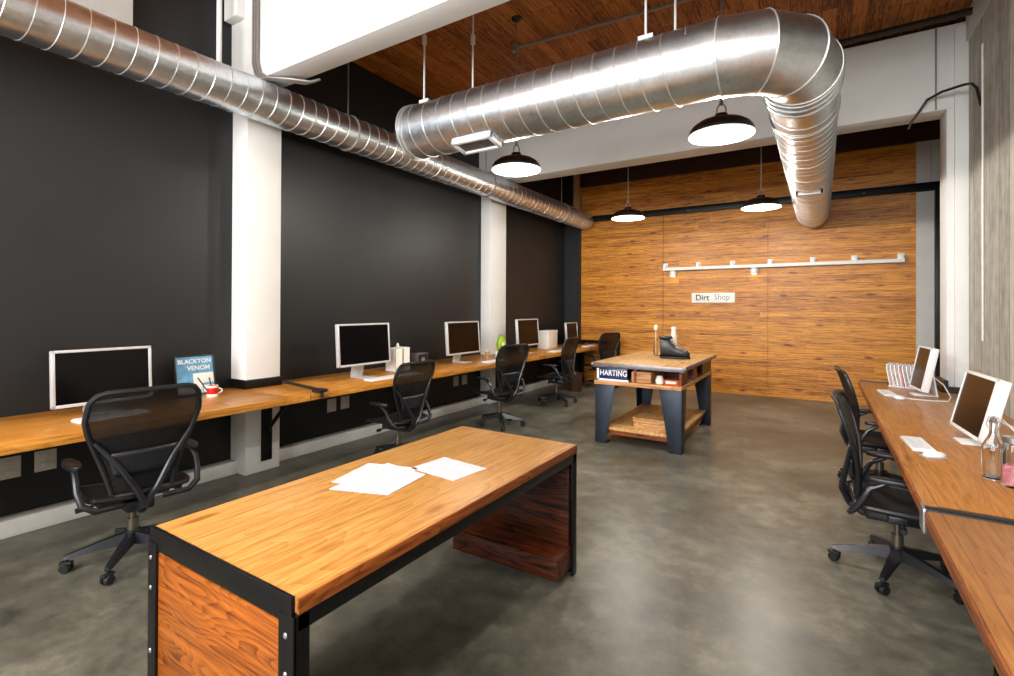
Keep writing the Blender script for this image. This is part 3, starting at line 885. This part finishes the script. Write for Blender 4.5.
def make_chair(label, loc, rz):
    """faces local +Y, origin on the floor under the column"""
    t = thing('task_chair', label, 'chair', loc, rz, 'black mesh task chairs')
    m = MB(); m.grid(lambda u, v: back_pt(u * 2 - 1, v), 20, 18); m.build('back_mesh', M['mesh'], t, solid=.004)
    loop = [back_pt(-1, k / 16) for k in range(17)] + [back_pt(-1 + 2 * k / 14, 1) for k in range(1, 15)] + [back_pt(1, 1 - k / 16) for k in range(1, 17)] + [back_pt(1 - 2 * k / 10, 0) for k in range(1, 10)]
    m = MB(); m.tube(loop, .0155, 8, loop=True); m.build('back_frame', M['black'], t)
    # lumbar pad
    m = MB()
    m.grid(lambda u, v: back_pt((u * 2 - 1) * .86, .20 + v * .22) + Vector((0, -.022, 0)), 12, 5)
    m.build('lumbar_pad', M['chair_grey'], t, solid=.012)
    # Y-shaped back support
    m = MB()
    for s in (-1, 1):
        m.tube([Vector((0, -.235, .40)), Vector((s * .05, -.275, .50)), back_pt(s * .70, .30) + Vector((0, -.045, 0)), back_pt(s * .97, .58) + Vector((0, -.02, 0))], [.022, .018, .014, .011], 8)
    m.tube([(0, -.06, .355), (0, -.17, .36), (0, -.235, .40)], [.035, .032, .025], 10)
    m.build('back_support', M['chair_grey'], t)
    # seat
    def seat_pt(u, v):
        a = u * 2 - 1; b = v
        w = .255 - .03 * b ** 4
        y = -.20 + .44 * b
        z = .445 + .018 * a * a - .03 * max(0, b - .75) ** 1.5 * 4 + .012 * (1 - b)
        return Vector((a * w * (1 - .10 * (2 * b - 1) ** 6), y, z))
    m = MB(); m.grid(seat_pt, 16, 14); m.build('seat_mesh', M['seatmesh'], t, solid=.006)
    loop = [seat_pt(k / 12, 0) for k in range(13)] + [seat_pt(1, k / 12) for k in range(1, 13)] + [seat_pt(1 - k / 12, 1) for k in range(1, 13)] + [seat_pt(0, 1 - k / 12) for k in range(1, 12)]
    m = MB(); m.tube([p - Vector((0, 0, .006)) for p in loop], .018, 8, loop=True); m.build('seat_frame', M['black'], t)
    # tilt mechanism
    m = MB().box(-.075, .075, -.16, .13, .335, .405, .018)
    m.box(-.19, .19, -.05, .05, .375, .425, .012)
    for s in (-1, 1):
        m.cyl((s * .16, .02, .385), (s * .245, .02, .375), .008, seg=8)
        m.cyl((s * .235, .02, .375), (s * .275, .02, .373), .016, seg=10)
    m.build('tilt_mechanism', M['chair_grey'], t)
    # arms
    for s in (-1, 1):
        m = MB()
        m.tube([(s * .10, -.20, .41), (s * .235, -.225, .42), (s * .29, -.205, .46), (s * .305, -.165, .53), (s * .305, -.13, .60), (s * .30, -.05, .648)], [.016, .018, .019, .018, .017, .014], 10)
        arm = m.build('armrest', M['chair_grey'], t)
        pad = MB()
        pad.prism([(s * .30 + .04 * cos(a) * (1 if cos(a) * s > 0 else .9), -.02 + .135 * sin(a)) for a in [2 * pi * k / 20 for k in range(20)]], 'Z', .648, .675, .006)
        pad.build('arm_pad', M['black'], arm)
    # column
    m = MB(); m.cyl((0, 0, .15), (0, 0, .255), .030, seg=18); m.cyl((0, 0, .25), (0, 0, .345), .017, seg=16); m.build('gas_cylinder', M['cyl_steel'], t)
    # five-star base
    m = MB(); m.cyl((0, 0, .105), (0, 0, .185), .045, .04, seg=20)
    for k in range(5):
        a = 2 * pi * k / 5 + radians(18)
        dx, dy = cos(a), sin(a)
        rings = []
        for r_, w_, z0, z1 in ((.02, .030, .105, .175), (.15, .026, .10, .148), (.30, .02, .082, .108), (.325, .016, .082, .100)):
            px, py = -dy, dx
            rings.append([Vector((dx * r_ + px * w_, dy * r_ + py * w_, z0)), Vector((dx * r_ - px * w_, dy * r_ - py * w_, z0)), Vector((dx * r_ - px * w_ * .6, dy * r_ - py * w_ * .6, z1)), Vector((dx * r_ + px * w_ * .6, dy * r_ + py * w_ * .6, z1))])
        m.ring_surface(rings)
    st = m.build('star_base', M['chair_grey'], t)
    for k in range(5):
        a = 2 * pi * k / 5 + radians(18)
        cx, cy = .315 * cos(a), .315 * sin(a)
        c = MB()
        ta = a + 1.1
        ux, uy = cos(ta), sin(ta)
        for s in (-1, 1):
            p0 = Vector((cx + ux * s * .006, cy + uy * s * .006, .03)); p1 = Vector((cx + ux * s * .025, cy + uy * s * .025, .03))
            c.cyl(p0, p1, .03, .026, seg=18)
        c.cyl((cx, cy, .03), (cx, cy, .09), .009, seg=8)
        hood = [Vector((cx + vy_ * .036 - ux * 0, cy, .03)) for vy_ in (0,)]
        c.box(-.017, .017, -.034, .034, .048, .066, .006, mat=Matrix.Translation((cx, cy, 0)) @ Matrix.Rotation(ta, 4, 'Z'))
        c.build('caster', M['rubber'], st)
    return t

CH = make_chair('nearest black mesh task chair, back turned, at the wall desk before the first column', (-3.66, 1.40, 0), radians(90 - 6))
GC = 'black mesh task chairs'
dup(CH, 'black mesh task chair at the wall desk just past the first column', (-3.72, 3.78, 0), radians(90 - 1), GC).scale = (.95, .97, .94)
dup(CH, 'black mesh task chair at the wall desk in front of the second column', (-3.66, 5.62, 0), radians(90 - 12), GC)
dup(CH, 'black mesh task chair at the wall desk between the second column and the last chair', (-3.72, 7.45, 0), radians(90 + 2), GC)
dup(CH, 'black mesh task chair at the far end of the wall desk by the plank wall', (-3.74, 9.42, 0), radians(90 - 20), GC)
dup(CH, 'black mesh task chair at the right-hand desk, the one nearer the camera', (.385, 3.76, 0), radians(-90 - 4), GC).scale = (1, 1, .95)
dup(CH, 'black mesh task chair at the right-hand desk, the one nearer the plank wall', (.435, 5.45, 0), radians(-90 + 5), GC).scale = (1, 1, .95)

for o in list(bpy.data.objects):
    if o.name.startswith('star_base') and o.parent and o.parent.location.x > 0 and o.parent.location.y < 4:
        o.rotation_euler = (0, 0, radians(40))      # this chair's base is turned

# ------------------------------------------------------------------ foreground table
tb = thing('work_table', 'large honey-coloured plank table in a black steel frame in the foreground', 'table', (-2.10, .858, 0), 0)
W, L, H = .862, 1.885, .766
MB().box(0.006, W, .012, L, H - .045, H, .003).build('tabletop', M['table_wood'], tb)
MB().box(W - .003, W + .006, .012, L, H - .046, H - .001, .001).build('edge_strip', M['table_edge'], tb)
fr = MB()
aw = .055
# angle-iron top frame
fr.box(-.004, W - .01, 0, .012, H - .075, H + .003, .002)
fr.box(-.004, .004, 0, L, H - .06, H - .002, .002)
fr.box(W - .012, W + .004, .01, L, H - .095, H - .046, .002)
fr.box(0, W, L - .012, L, H - .095, H - .046, .002)
fr.box(.01, W - .01, .02, .06, H - .09, H - .046, .002).box(.01, .05, .02, L - .02, H - .09, H - .046, .002)
for x0, x1 in ((-.004, aw), (W - aw - .01, W + .004)):
    fr.box(x0, x1, -.004, .008, 0, H - .05, .002)
    fr.box(x0, x1, L - .012, L, 0, H - .05, .002)
for x in (-.004, W - .012):
    fr.box(x, x + .016, 0, .05, 0, H - .05, .002)
    fr.box(x, x + .016, L - .05, L, 0, H - .05, .002)
fr.box(0, W, -.002, .01, .02, .07, .002).box(0, W, L - .012, L, .04, .08, .002)
fr.build('steel_frame', M['steel'], tb)
MB().box(aw - .01, W - aw, .006, .034, .05, H - .085, .002).build('end_panel', M['panel_wood'], tb)
MB().box(.02, W - .03, L - .04, L - .014, .05, H - .05, .002).build('end_panel', M['shaded_panel'], tb)
MB().box(.14, W - .012, L - .22, L - .042, .135, .168, .002).build('shelf', M['shaded_table_shelf'], tb)
MB().box(.12, W - .008, L - .24, L - .22, .05, .170, .002).build('shelf_board', M['shaded_panel'], tb)
MB().box(W - .03, W - .008, L - .22, L - .042, .05, .135, .002).build('shelf_side', M['shaded_panel'], tb)
for z in (.32, .55, .66):
    for x in (.02, W - .03):
        MB().sphere((x, -.005, z), .009, sy=.5, u=10, v=6).build('bolt_head', M['bright_steel'], tb)
# papers
GP = 'drawing sheets on the foreground table'
def sheet(label, cs, z):
    cx = sum(c[0] for c in cs) / 4; cy = sum(c[1] for c in cs) / 4
    m = MB(); m.prism([(c[0] - cx, c[1] - cy) for c in cs], 'Z', 0, .0012)
    o = m.build('drawing_sheet', M['paper']); o.location = (cx, cy, z)
    return tag(o, label, 'paper', GP)
sheet('white drawing sheet lying partly under another on the foreground table', ((-1.93, 1.53), (-1.63, 1.60), (-1.73, 1.90), (-2.00, 1.82)), .7661)
sheet('white drawing sheet lying on top of another on the foreground table', ((-1.86, 1.46), (-1.585, 1.552), (-1.625, 1.84), (-1.915, 1.872)), .7675)
sheet('white drawing sheet lying by itself on the foreground table', ((-1.76, 1.878), (-1.46, 1.848), (-1.435, 2.085), (-1.735, 2.115)), .7661)

# ------------------------------------------------------------------ workbench in the middle
wb = thing('workbench', 'wood-topped workbench on tapered blue-grey steel legs in the middle of the room', 'table', (-1.77, 6.42, 0), 0)
hx, hy = .49, .86
MB().box(-hx - .02, hx + .045, -hy - .05, hy + .10, .915, .945, .003).build('top', M['bench_wood'], wb)
m = MB().box(-hx - .025, hx + .05, -hy - .058, -hy - .046, .895, .947, .002).box(hx + .042, hx + .052, -hy - .05, hy + .10, .905, .947, .002).box(-hx - .027, -hx - .017, -hy - .05, hy + .1, .905, .947, .002)
m.sphere((-hx - .02, -hy - .055, .925), .022, u=10, v=8).sphere((hx + .05, -hy - .055, .925), .022, u=10, v=8)
m.build('edge_band', M['edge_steel'], wb)
MB().box(-hx - .01, hx + .01, -hy - .03, hy, .69, .735, .004).build('middle_board', M['bench_box'], wb)
m = MB().box(-hx, -hx + .025, -hy, hy, .735, .895).box(hx - .025, hx, -hy + .02, -hy + .30, .735, .895).box(hx - .025, hx, -.25, -.05, .735, .895).box(hx - .025, hx, .3, hy, .735, .895).box(-.03, 0, -hy, hy, .735, .895).box(-hx, hx, hy - .02, hy, .735, .895)
m.box(-hx + .02, hx - .02, -.2, -.17, .735, .895)
m.build('divider', M['dark_shelf_wood'], wb)
MB().box(-.06, .16, -hy + .005, -.25, .74, .862, .004).build('drawer_box', M['bench_box'], wb)
MB().box(-hx + .05, hx - .05, -hy + .03, hy - .02, .155, .19, .004).build('lower_shelf', M['bench_wood'], wb)
MB().box(-hx + .02, hx - .02, -hy + .06, -hy + .09, .10, .155).box(-hx + .06, -hx + .10, -hy + .1, hy - .1, .10, .155).box(hx - .10, hx - .06, -hy + .1, hy - .1, .10, .155).build('shelf_rail', M['dark_shelf_wood'], wb)
def leg(sx, sy):
    m = MB()
    # folded tapered steel plate: front face and side face
    xo, yo = sx * hx, sy * hy
    wt, wbt = .235, .125
    m.prism([(xo, .69), (xo - sx * wt, .69), (xo - sx * wbt, 0.0), (xo, 0.0)], 'Y', yo - .006, yo + .006, .002)
    m.prism([(yo, .69), (yo - sy * wt, .69), (yo - sy * wbt, 0.0), (yo, 0.0)], 'X', xo - .006, xo + .006, .002)
    m.box(xo - sx * .13 if sx > 0 else xo, xo if sx > 0 else xo + .13, yo - .13 if sy > 0 else yo, yo if sy > 0 else yo + .13, 0, .012)
    m.build('leg', M['grey_steel'], wb)
for sx in (-1, 1):
    for sy in (-1, 1):
        leg(sx, sy)
# things in the workbench
np_ = thing('name_plate', 'navy blue plate with white letters propped in the front of the workbench', 'sign', (-2.045, 5.545, .738), 0)
m = MB().box(-.175, .175, -.008, .008, 0, .15, .004); m.build('plate', M['navy'], np_)
m = MB().box(-.19, .19, -.012, -.006, -.0, .022, .002).box(-.19, -.165, -.012, -.006, 0, .14, .002); m.build('white_border', M['blank'], np_)
text_mesh('lettering', 'HARTING', .092, M['blank'], np_, (0.01, -.0095, .09), ROT_FRONT, .001, .82)
jr = thing('white_jar', 'round white jar in the open front bay of the workbench', 'jar', (-1.52, 5.60, .736), 0)
MB().lathe([(.03, 0), (.043, .012), (.046, .045), (.038, .075), (.028, .085), (.001, .088)], 22).build('body', M['cream'], jr)
MB().lathe([(.03, .083), (.031, .095), (.001, .098)], 18).build('lid', M['plastic'], jr)
ob = thing('orange_pack', 'orange printed packet in the open front bay of the workbench', 'packet', (-1.395, 5.62, .736), radians(12))
MB().box(-.075, .075, -.05, .05, 0, .06, .006).build('body', M['orange'], ob)
MB().box(-.06, .05, -.055, -.049, .02, .045, .002).build('pale_stripe', M['cream'], ob)
for lab, x, y, z, sx_, sy_, h, rz in (('flat wooden crate on the lower shelf of the workbench, underneath another', -1.63, 6.0, .191, .23, .30, .06, 4), ('flat wooden crate on the lower shelf of the workbench, on top of another', -1.64, 6.02, .252, .22, .28, .05, -3)):
    c = thing('flat_crate', lab, 'box', (x, y, z), radians(rz), 'flat crates on the workbench shelf')
    MB().box(-sx_, sx_, -sy_, sy_, 0, h - .0125, .004).build('body', M['bench_box'], c)
    MB().box(-sx_ - .003, sx_ + .003, -sy_ - .003, sy_ + .003, h - .012, h + .0, .002).build('lid', M['bench_wood'], c)
# boots on the bench
def boot(label, loc, rz):
    t = thing('black_boot', label, 'boot', loc, rz, 'black boots on the workbench')
    # toe toward local +X
    secs = [(-.135, .045, .0, .215, .05), (-.10, .052, .0, .225, .055), (-.04, .052, 0, .215, .055), (.0, .05, .0, .165, .052), (.05, .047, .0, .115, .05), (.11, .05, 0, .092, .05), (.165, .043, .0, .07, .045), (.195, .02, .005, .045, .02)]
    rings = []
    for x, w, z0, z1, w2 in secs:
        r = []
        for k in range(14):
            a = 2 * pi * k / 14
            yy = cos(a); zz = sin(a)
            r.append(Vector((x, math.copysign(abs(yy) ** .8, yy) * w, .018 + z0 + (z1 - z0) * (.5 + .5 * math.copysign(abs(zz) ** .7, zz)))))
        rings.append(r)
    m = MB(); m.ring_surface(rings); m.build('upper', M['leather'], t, angle=60)
    m = MB(); m.prism([(-.14, -.04), (-.12, -.055), (.0, -.045), (.11, -.054), (.18, -.035), (.20, 0), (.18, .035), (.11, .054), (0, .045), (-.12, .055), (-.14, .04)], 'Z', 0, .022, .004); m.build('sole', M['rubber'], t)
    m = MB(); m.tube([(-.075 + .052 * cos(a) * 1.25, .05 * sin(a), .238) for a in [2 * pi * k / 20 for k in range(20)]], .014, 8, loop=True); m.build('padded_collar', M['dkgrey'], t)
    m = MB()
    for k in range(4):
        x = .0 + k * .022; z = .178 - k * .020
        m.tube([(x, -.045, z - .012), (x + .006, 0, z + .008), (x, .045, z - .012)], .005, 6)
    m.build('laces', M['edge_steel'], t)
    return t
boot('black laced boot standing on the workbench top, toe toward the right desk', (-1.605, 6.50, .946), radians(8)).scale = (1.08, 1.1, 1.1)
boot('second black boot behind the laced one on the workbench top', (-1.66, 6.70, .946), radians(20)).scale = (1.08, 1.1, 1.1)
bt = thing('cream_bottle', 'cream bottle standing behind the boots on the workbench', 'bottle', (-1.70, 6.95, .945), 0)
MB().lathe([(.04, 0), (.043, .01), (.043, .25), (.034, .30), (.03, .35)], 20).build('body', M['cream'], bt)
MB().lathe([(.036, .345), (.036, .385), (.001, .39)], 16).build('cap', M['plastic'], bt)
vs = thing('glass_vase', 'thin clear glass tube with a pale tip standing at the side of the boots', 'vase', (-1.90, 6.80, .945), 0)
MB().lathe([(.001, 0), (.03, 0), (.032, .01), (.028, .20), (.024, .20), (.027, .012), (.001, .012)], 18, cap=(False, False)).build('body', M['glass'], vs)
MB().cyl((0, 0, .013), (0, 0, .35), .005, seg=8).sphere((0, 0, .375), .03, sz=1.4, u=14, v=10).build('pale_bud', M['cream'], vs)

# ------------------------------------------------------------------ right desk
ZR = .74
def right_desk(label, y0, y1):
    t = thing('side_desk', label, 'desk', (0, 0, 0), 0, 'desk sections along the concrete wall')
    MB().prism([(.375, y0), (XR - .005, y0), (XR - .005, min(y1, 6.63)), (1.04 if y1 > 6.63 else XR - .005, min(y1, 6.63)), (1.04 if y1 > 6.63 else XR - .005, y1), (.375, y1)] if y1 > 6.63 else [(.375, y0), (XR - .005, y0), (XR - .005, y1), (.375, y1)], 'Z', ZR - .05, ZR, .003).build('worktop', M['rdesk_wood'], t)
    MB().box(.366, .376, y0, y1, ZR - .05, ZR - .004, .002).build('edge_strip', M['table_edge'], t)
    for yy in (y0 + .12, y1 - .5):
        m = MB().box(.50, 1.2, yy - .025, yy + .025, ZR - .10, ZR - .051, .003).box(1.15, 1.20, yy - .025, yy + .025, 0, ZR - .10, .003).box(.62, .67, yy - .025, yy + .025, 0, ZR - .1, .003).box(.62, 1.2, yy - .02, yy + .02, .05, .09, .003)
        m.build('trestle_leg', M['steel'], t)
    return t
r1 = right_desk('oiled plank desk along the concrete wall holding two monitors', 2.76, 7.10)
r2 = right_desk('oiled plank desk section at the photo corner, nearest the camera on the right', -.6, 2.70)
MB().box(.375, 1.04, 7.10, 7.115, ZR - .05, ZR + .012, .002).build('end_cap', M['steel'], r1)
MB().box(.362, .374, 2.705, 2.80, ZR - .10, ZR + .004, .003).build('end_clip', M['bright_steel'], r1)
MB().box(.372, XR - .006, 2.70, 2.76, ZR - .06, ZR + .005, .002).build('joint_strip', M['steel'], r1)

monitor('glossy white monitor leaning back on the right-hand desk, nearer the camera', (.765, 4.235, ZR), .545, .385, .06, pi + radians(4), radians(13), th=.065, bez=.018, casing='plastic', screen='screen_brown', group='monitors on the right-hand desk', ft=.03)
monitor('glossy white monitor on the right-hand desk nearer the plank wall, beside the white rack', (.785, 6.33, ZR), .42, .43, .055, pi + radians(5.5), radians(11), th=.06, bez=.018, casing='plastic', screen='screen_brown', group='monitors on the right-hand desk', ft=.03)
keyboard('white keyboard on the right-hand desk beside the white mouse', (.505, 3.97, ZR), radians(4), .34, .115, GK)
keyboard('white keyboard on the right-hand desk in front of the white rack', (.555, 6.22, ZR), radians(6), .36, .115, GK)
ms = thing('computer_mouse', 'white mouse on the right-hand desk near the nearer keyboard', 'mouse', (.545, 3.70, ZR), radians(28))
MB().sphere((0, 0, .013), .06, sx=1.0, sy=.52, sz=.36, u=20, v=12).build('shell', M['plastic'], ms)
MB().box(-.062, .05, -.032, .032, .0, .008, .003).build('base', M['kgap'], ms)
m2 = thing('computer_mouse', 'white mouse on the right-hand desk beside the farther keyboard', 'mouse', (.62, 5.93, ZR), radians(10))
MB().sphere((0, 0, .013), .06, sx=.8, sy=1.2, sz=.36, u=20, v=12).build('shell', M['plastic'], m2)
MB().box(-.04, .04, -.06, .06, .0, .008, .003).build('base', M['kgap'], m2)
# wire rack
rk = thing('file_rack', 'white wire file rack with upright dividers on the right-hand desk', 'rack', (.775, 6.86, ZR), radians(-26))
m = MB().box(-.125, .125, -.10, .10, 0, .012, .003); m.build('base', M['plastic'], rk)
for k in range(7):
    x = -.11 + k * .036
    m = MB(); m.tube([(x, -.09, .01), (x - .035, -.09, .20), (x - .037, -.075, .235), (x - .04, 0, .25), (x - .037, .075, .235), (x - .035, .09, .20), (x, .09, .01)], .006, 8)
    m.tube([(x - .02, -.09, .12), (x - .02, .09, .12)], .004, 6)
    for yy in (-.06, -.03, 0, .03, .06):
        m.tube([(x, yy, .01), (x - .035, yy, .20), (x - .0385, yy, .245 - abs(yy) * .08)], .0035, 6)
    m.build('divider', M['plastic'], rk)
tag(MB().box(-.004, .004, -.085, .085, 0, .22, .001).xf(Matrix.Translation((.784, 6.862, ZR + .014)) @ Matrix.Rotation(radians(-26), 4, 'Z') @ Matrix.Rotation(radians(-9), 4, 'Y')).build('folder', M['pink']), 'thin folder standing in the white wire file rack', 'folder')
# bottles
gb = thing('glass_bottle', 'clear glass bottle with a stopper on the right-hand desk', 'bottle', (.725, 3.39, ZR), 0)
MB().lathe([(.001, 0), (.040, 0), (.046, .008), (.047, .13), (.043, .165), (.024, .205), (.0165, .225), (.0155, .275), (.018, .28), (.018, .288), (.013, .288), (.012, .225), (.020, .205), (.039, .165), (.043, .13), (.042, .014), (.001, .012)], 32, cap=(False, False)).build('body', M['glass'], gb)
MB().lathe([(.011, .28), (.013, .291), (.015, .30), (.001, .308)], 16).build('stopper', M['bright_steel'], gb)
MB().tube([(.018, 0, .25), (.026, .0, .27), (.018, 0, .305), (0, 0, .312), (-.018, 0, .305), (-.026, 0, .27), (-.018, 0, .25)], .002, 6).build('wire_bail', M['bright_steel'], gb)
pj = thing('glass_jar', 'glass jar of pink and white sweets at the photo edge on the right-hand desk', 'jar', (.775, 3.293, ZR), 0)
MB().lathe([(.001, 0), (.042, 0), (.047, .008), (.047, .16), (.038, .20), (.034, .21), (.030, .21), (.034, .198), (.043, .158), (.043, .014), (.001, .012)], 28, cap=(False, False)).build('body', M['glass'], pj)
MB().lathe([(.001, .014), (.041, .014), (.042, .09), (.03, .105), (.001, .11)], 24).build('contents', M['pink'], pj)
MB().lathe([(.036, .208), (.038, .21), (.038, .235), (.001, .24)], 24).build('lid', M['bright_steel'], pj)
tag(MB().tube([(.90, 6.35, .95), (.99, 6.25, .86), (1.02, 6.12, .765), (.98, 5.98, .746), (.86, 5.93, .746), (.72, 5.95, .746), (.655, 5.97, .748)], .005, 8).build('white_cable', M['cable']), 'white cable looping from the farther right-hand monitor to the mouse', 'cable')
tag(MB().tube([(.89, 4.15, .96), (.98, 4.0, .84), (1.02, 3.85, .75), (.95, 3.66, .746), (.99, 3.45, .746), (1.1, 3.3, .746)], .005, 8).build('white_cable', M['cable']), 'white cable behind the nearer right-hand monitor and bottle', 'cable')
tag(MB().tube([(1.2, 6.60, .746), (1.12, 6.3, .746), (1.1, 5.6, .746), (1.16, 4.8, .746)], .009, 8).build('grey_cable', M['cable']), 'pale cable along the foot of the concrete wall on the right-hand desk', 'cable')

# ------------------------------------------------------------------ lights
def area(name, loc, rot, sx, sy, power, col=(1, 1, 1), spread=180):
    d = bpy.data.lights.new(name, 'AREA'); d.shape = 'RECTANGLE'; d.size = sx; d.size_y = sy; d.energy = power; d.color = col
    d.spread = radians(spread)
    o = bpy.data.objects.new(name, d); COL.objects.link(o); o.location = loc; o.rotation_euler = rot
    return o
# daylight through the two big windows behind the photographer
for x0, x1 in ((-4.5, -2.0), (-1.6, .95)):
    area('window_daylight', ((x0 + x1) / 2, YF - .16, 3.1), (radians(90), 0, 0), x1 - x0, 2.35, 430, (.95, .98, 1.0))
# the pendant lamps, with the unseen near pair added for overhead light
for x, y in ((-.69, 4.35), (-2.64, 4.35), (-2.56, 7.6), (-.71, 7.75), (-2.64, .15), (-.69, .1)):
    d = bpy.data.lights.new('pendant_bulb_light', 'POINT'); d.energy = 105 if y > 1 else 75; d.color = (1.0, .955, .87); d.shadow_soft_size = .07
    o = bpy.data.objects.new('pendant_bulb_light', d); COL.objects.link(o); o.location = (x, y, ZP - .02)

w = bpy.data.worlds.new('world'); S.world = w; w.use_nodes = True
bg = w.node_tree.nodes['Background']
sky = w.node_tree.nodes.new('ShaderNodeTexSky'); sky.sky_type = 'HOSEK_WILKIE'; sky.turbidity = 4; sky.sun_direction = (0.3, -0.5, 0.8)
w.node_tree.links.new(sky.outputs[0], bg.inputs[0]); bg.inputs[1].default_value = 0.6

# ------------------------------------------------------------------ camera
cam = bpy.data.cameras.new('camera'); co = bpy.data.objects.new('camera', cam); COL.objects.link(co)
yaw, pitch, roll = .563, .005, .004
Fv = Vector((-sin(yaw) * cos(pitch), cos(yaw) * cos(pitch), sin(pitch)))
Rv = Vector((cos(yaw), sin(yaw), 0)); Uv = Rv.cross(Fv)
R2 = Rv * cos(roll) + Uv * sin(roll); U2 = Uv * cos(roll) - Rv * sin(roll)
co.matrix_world = Matrix(((R2.x, U2.x, -Fv.x, 0), (R2.y, U2.y, -Fv.y, 0), (R2.z, U2.z, -Fv.z, 1.58), (0, 0, 0, 1)))
cam.sensor_width = 36; cam.lens = 497.9 / 1014 * 36
cam.shift_y = -32.5 / 1014
cam.clip_start = .05
S.camera = co

S.view_settings.view_transform = 'Standard'
S.view_settings.look = 'None'
S.view_settings.gamma = 1.0
S.view_settings.use_curve_mapping = False
S.view_settings.exposure = 0.0
S.cycles.use_denoising = True
S.cycles.max_bounces = 8
S.cycles.diffuse_bounces = 2
S.cycles.sample_clamp_indirect = 6
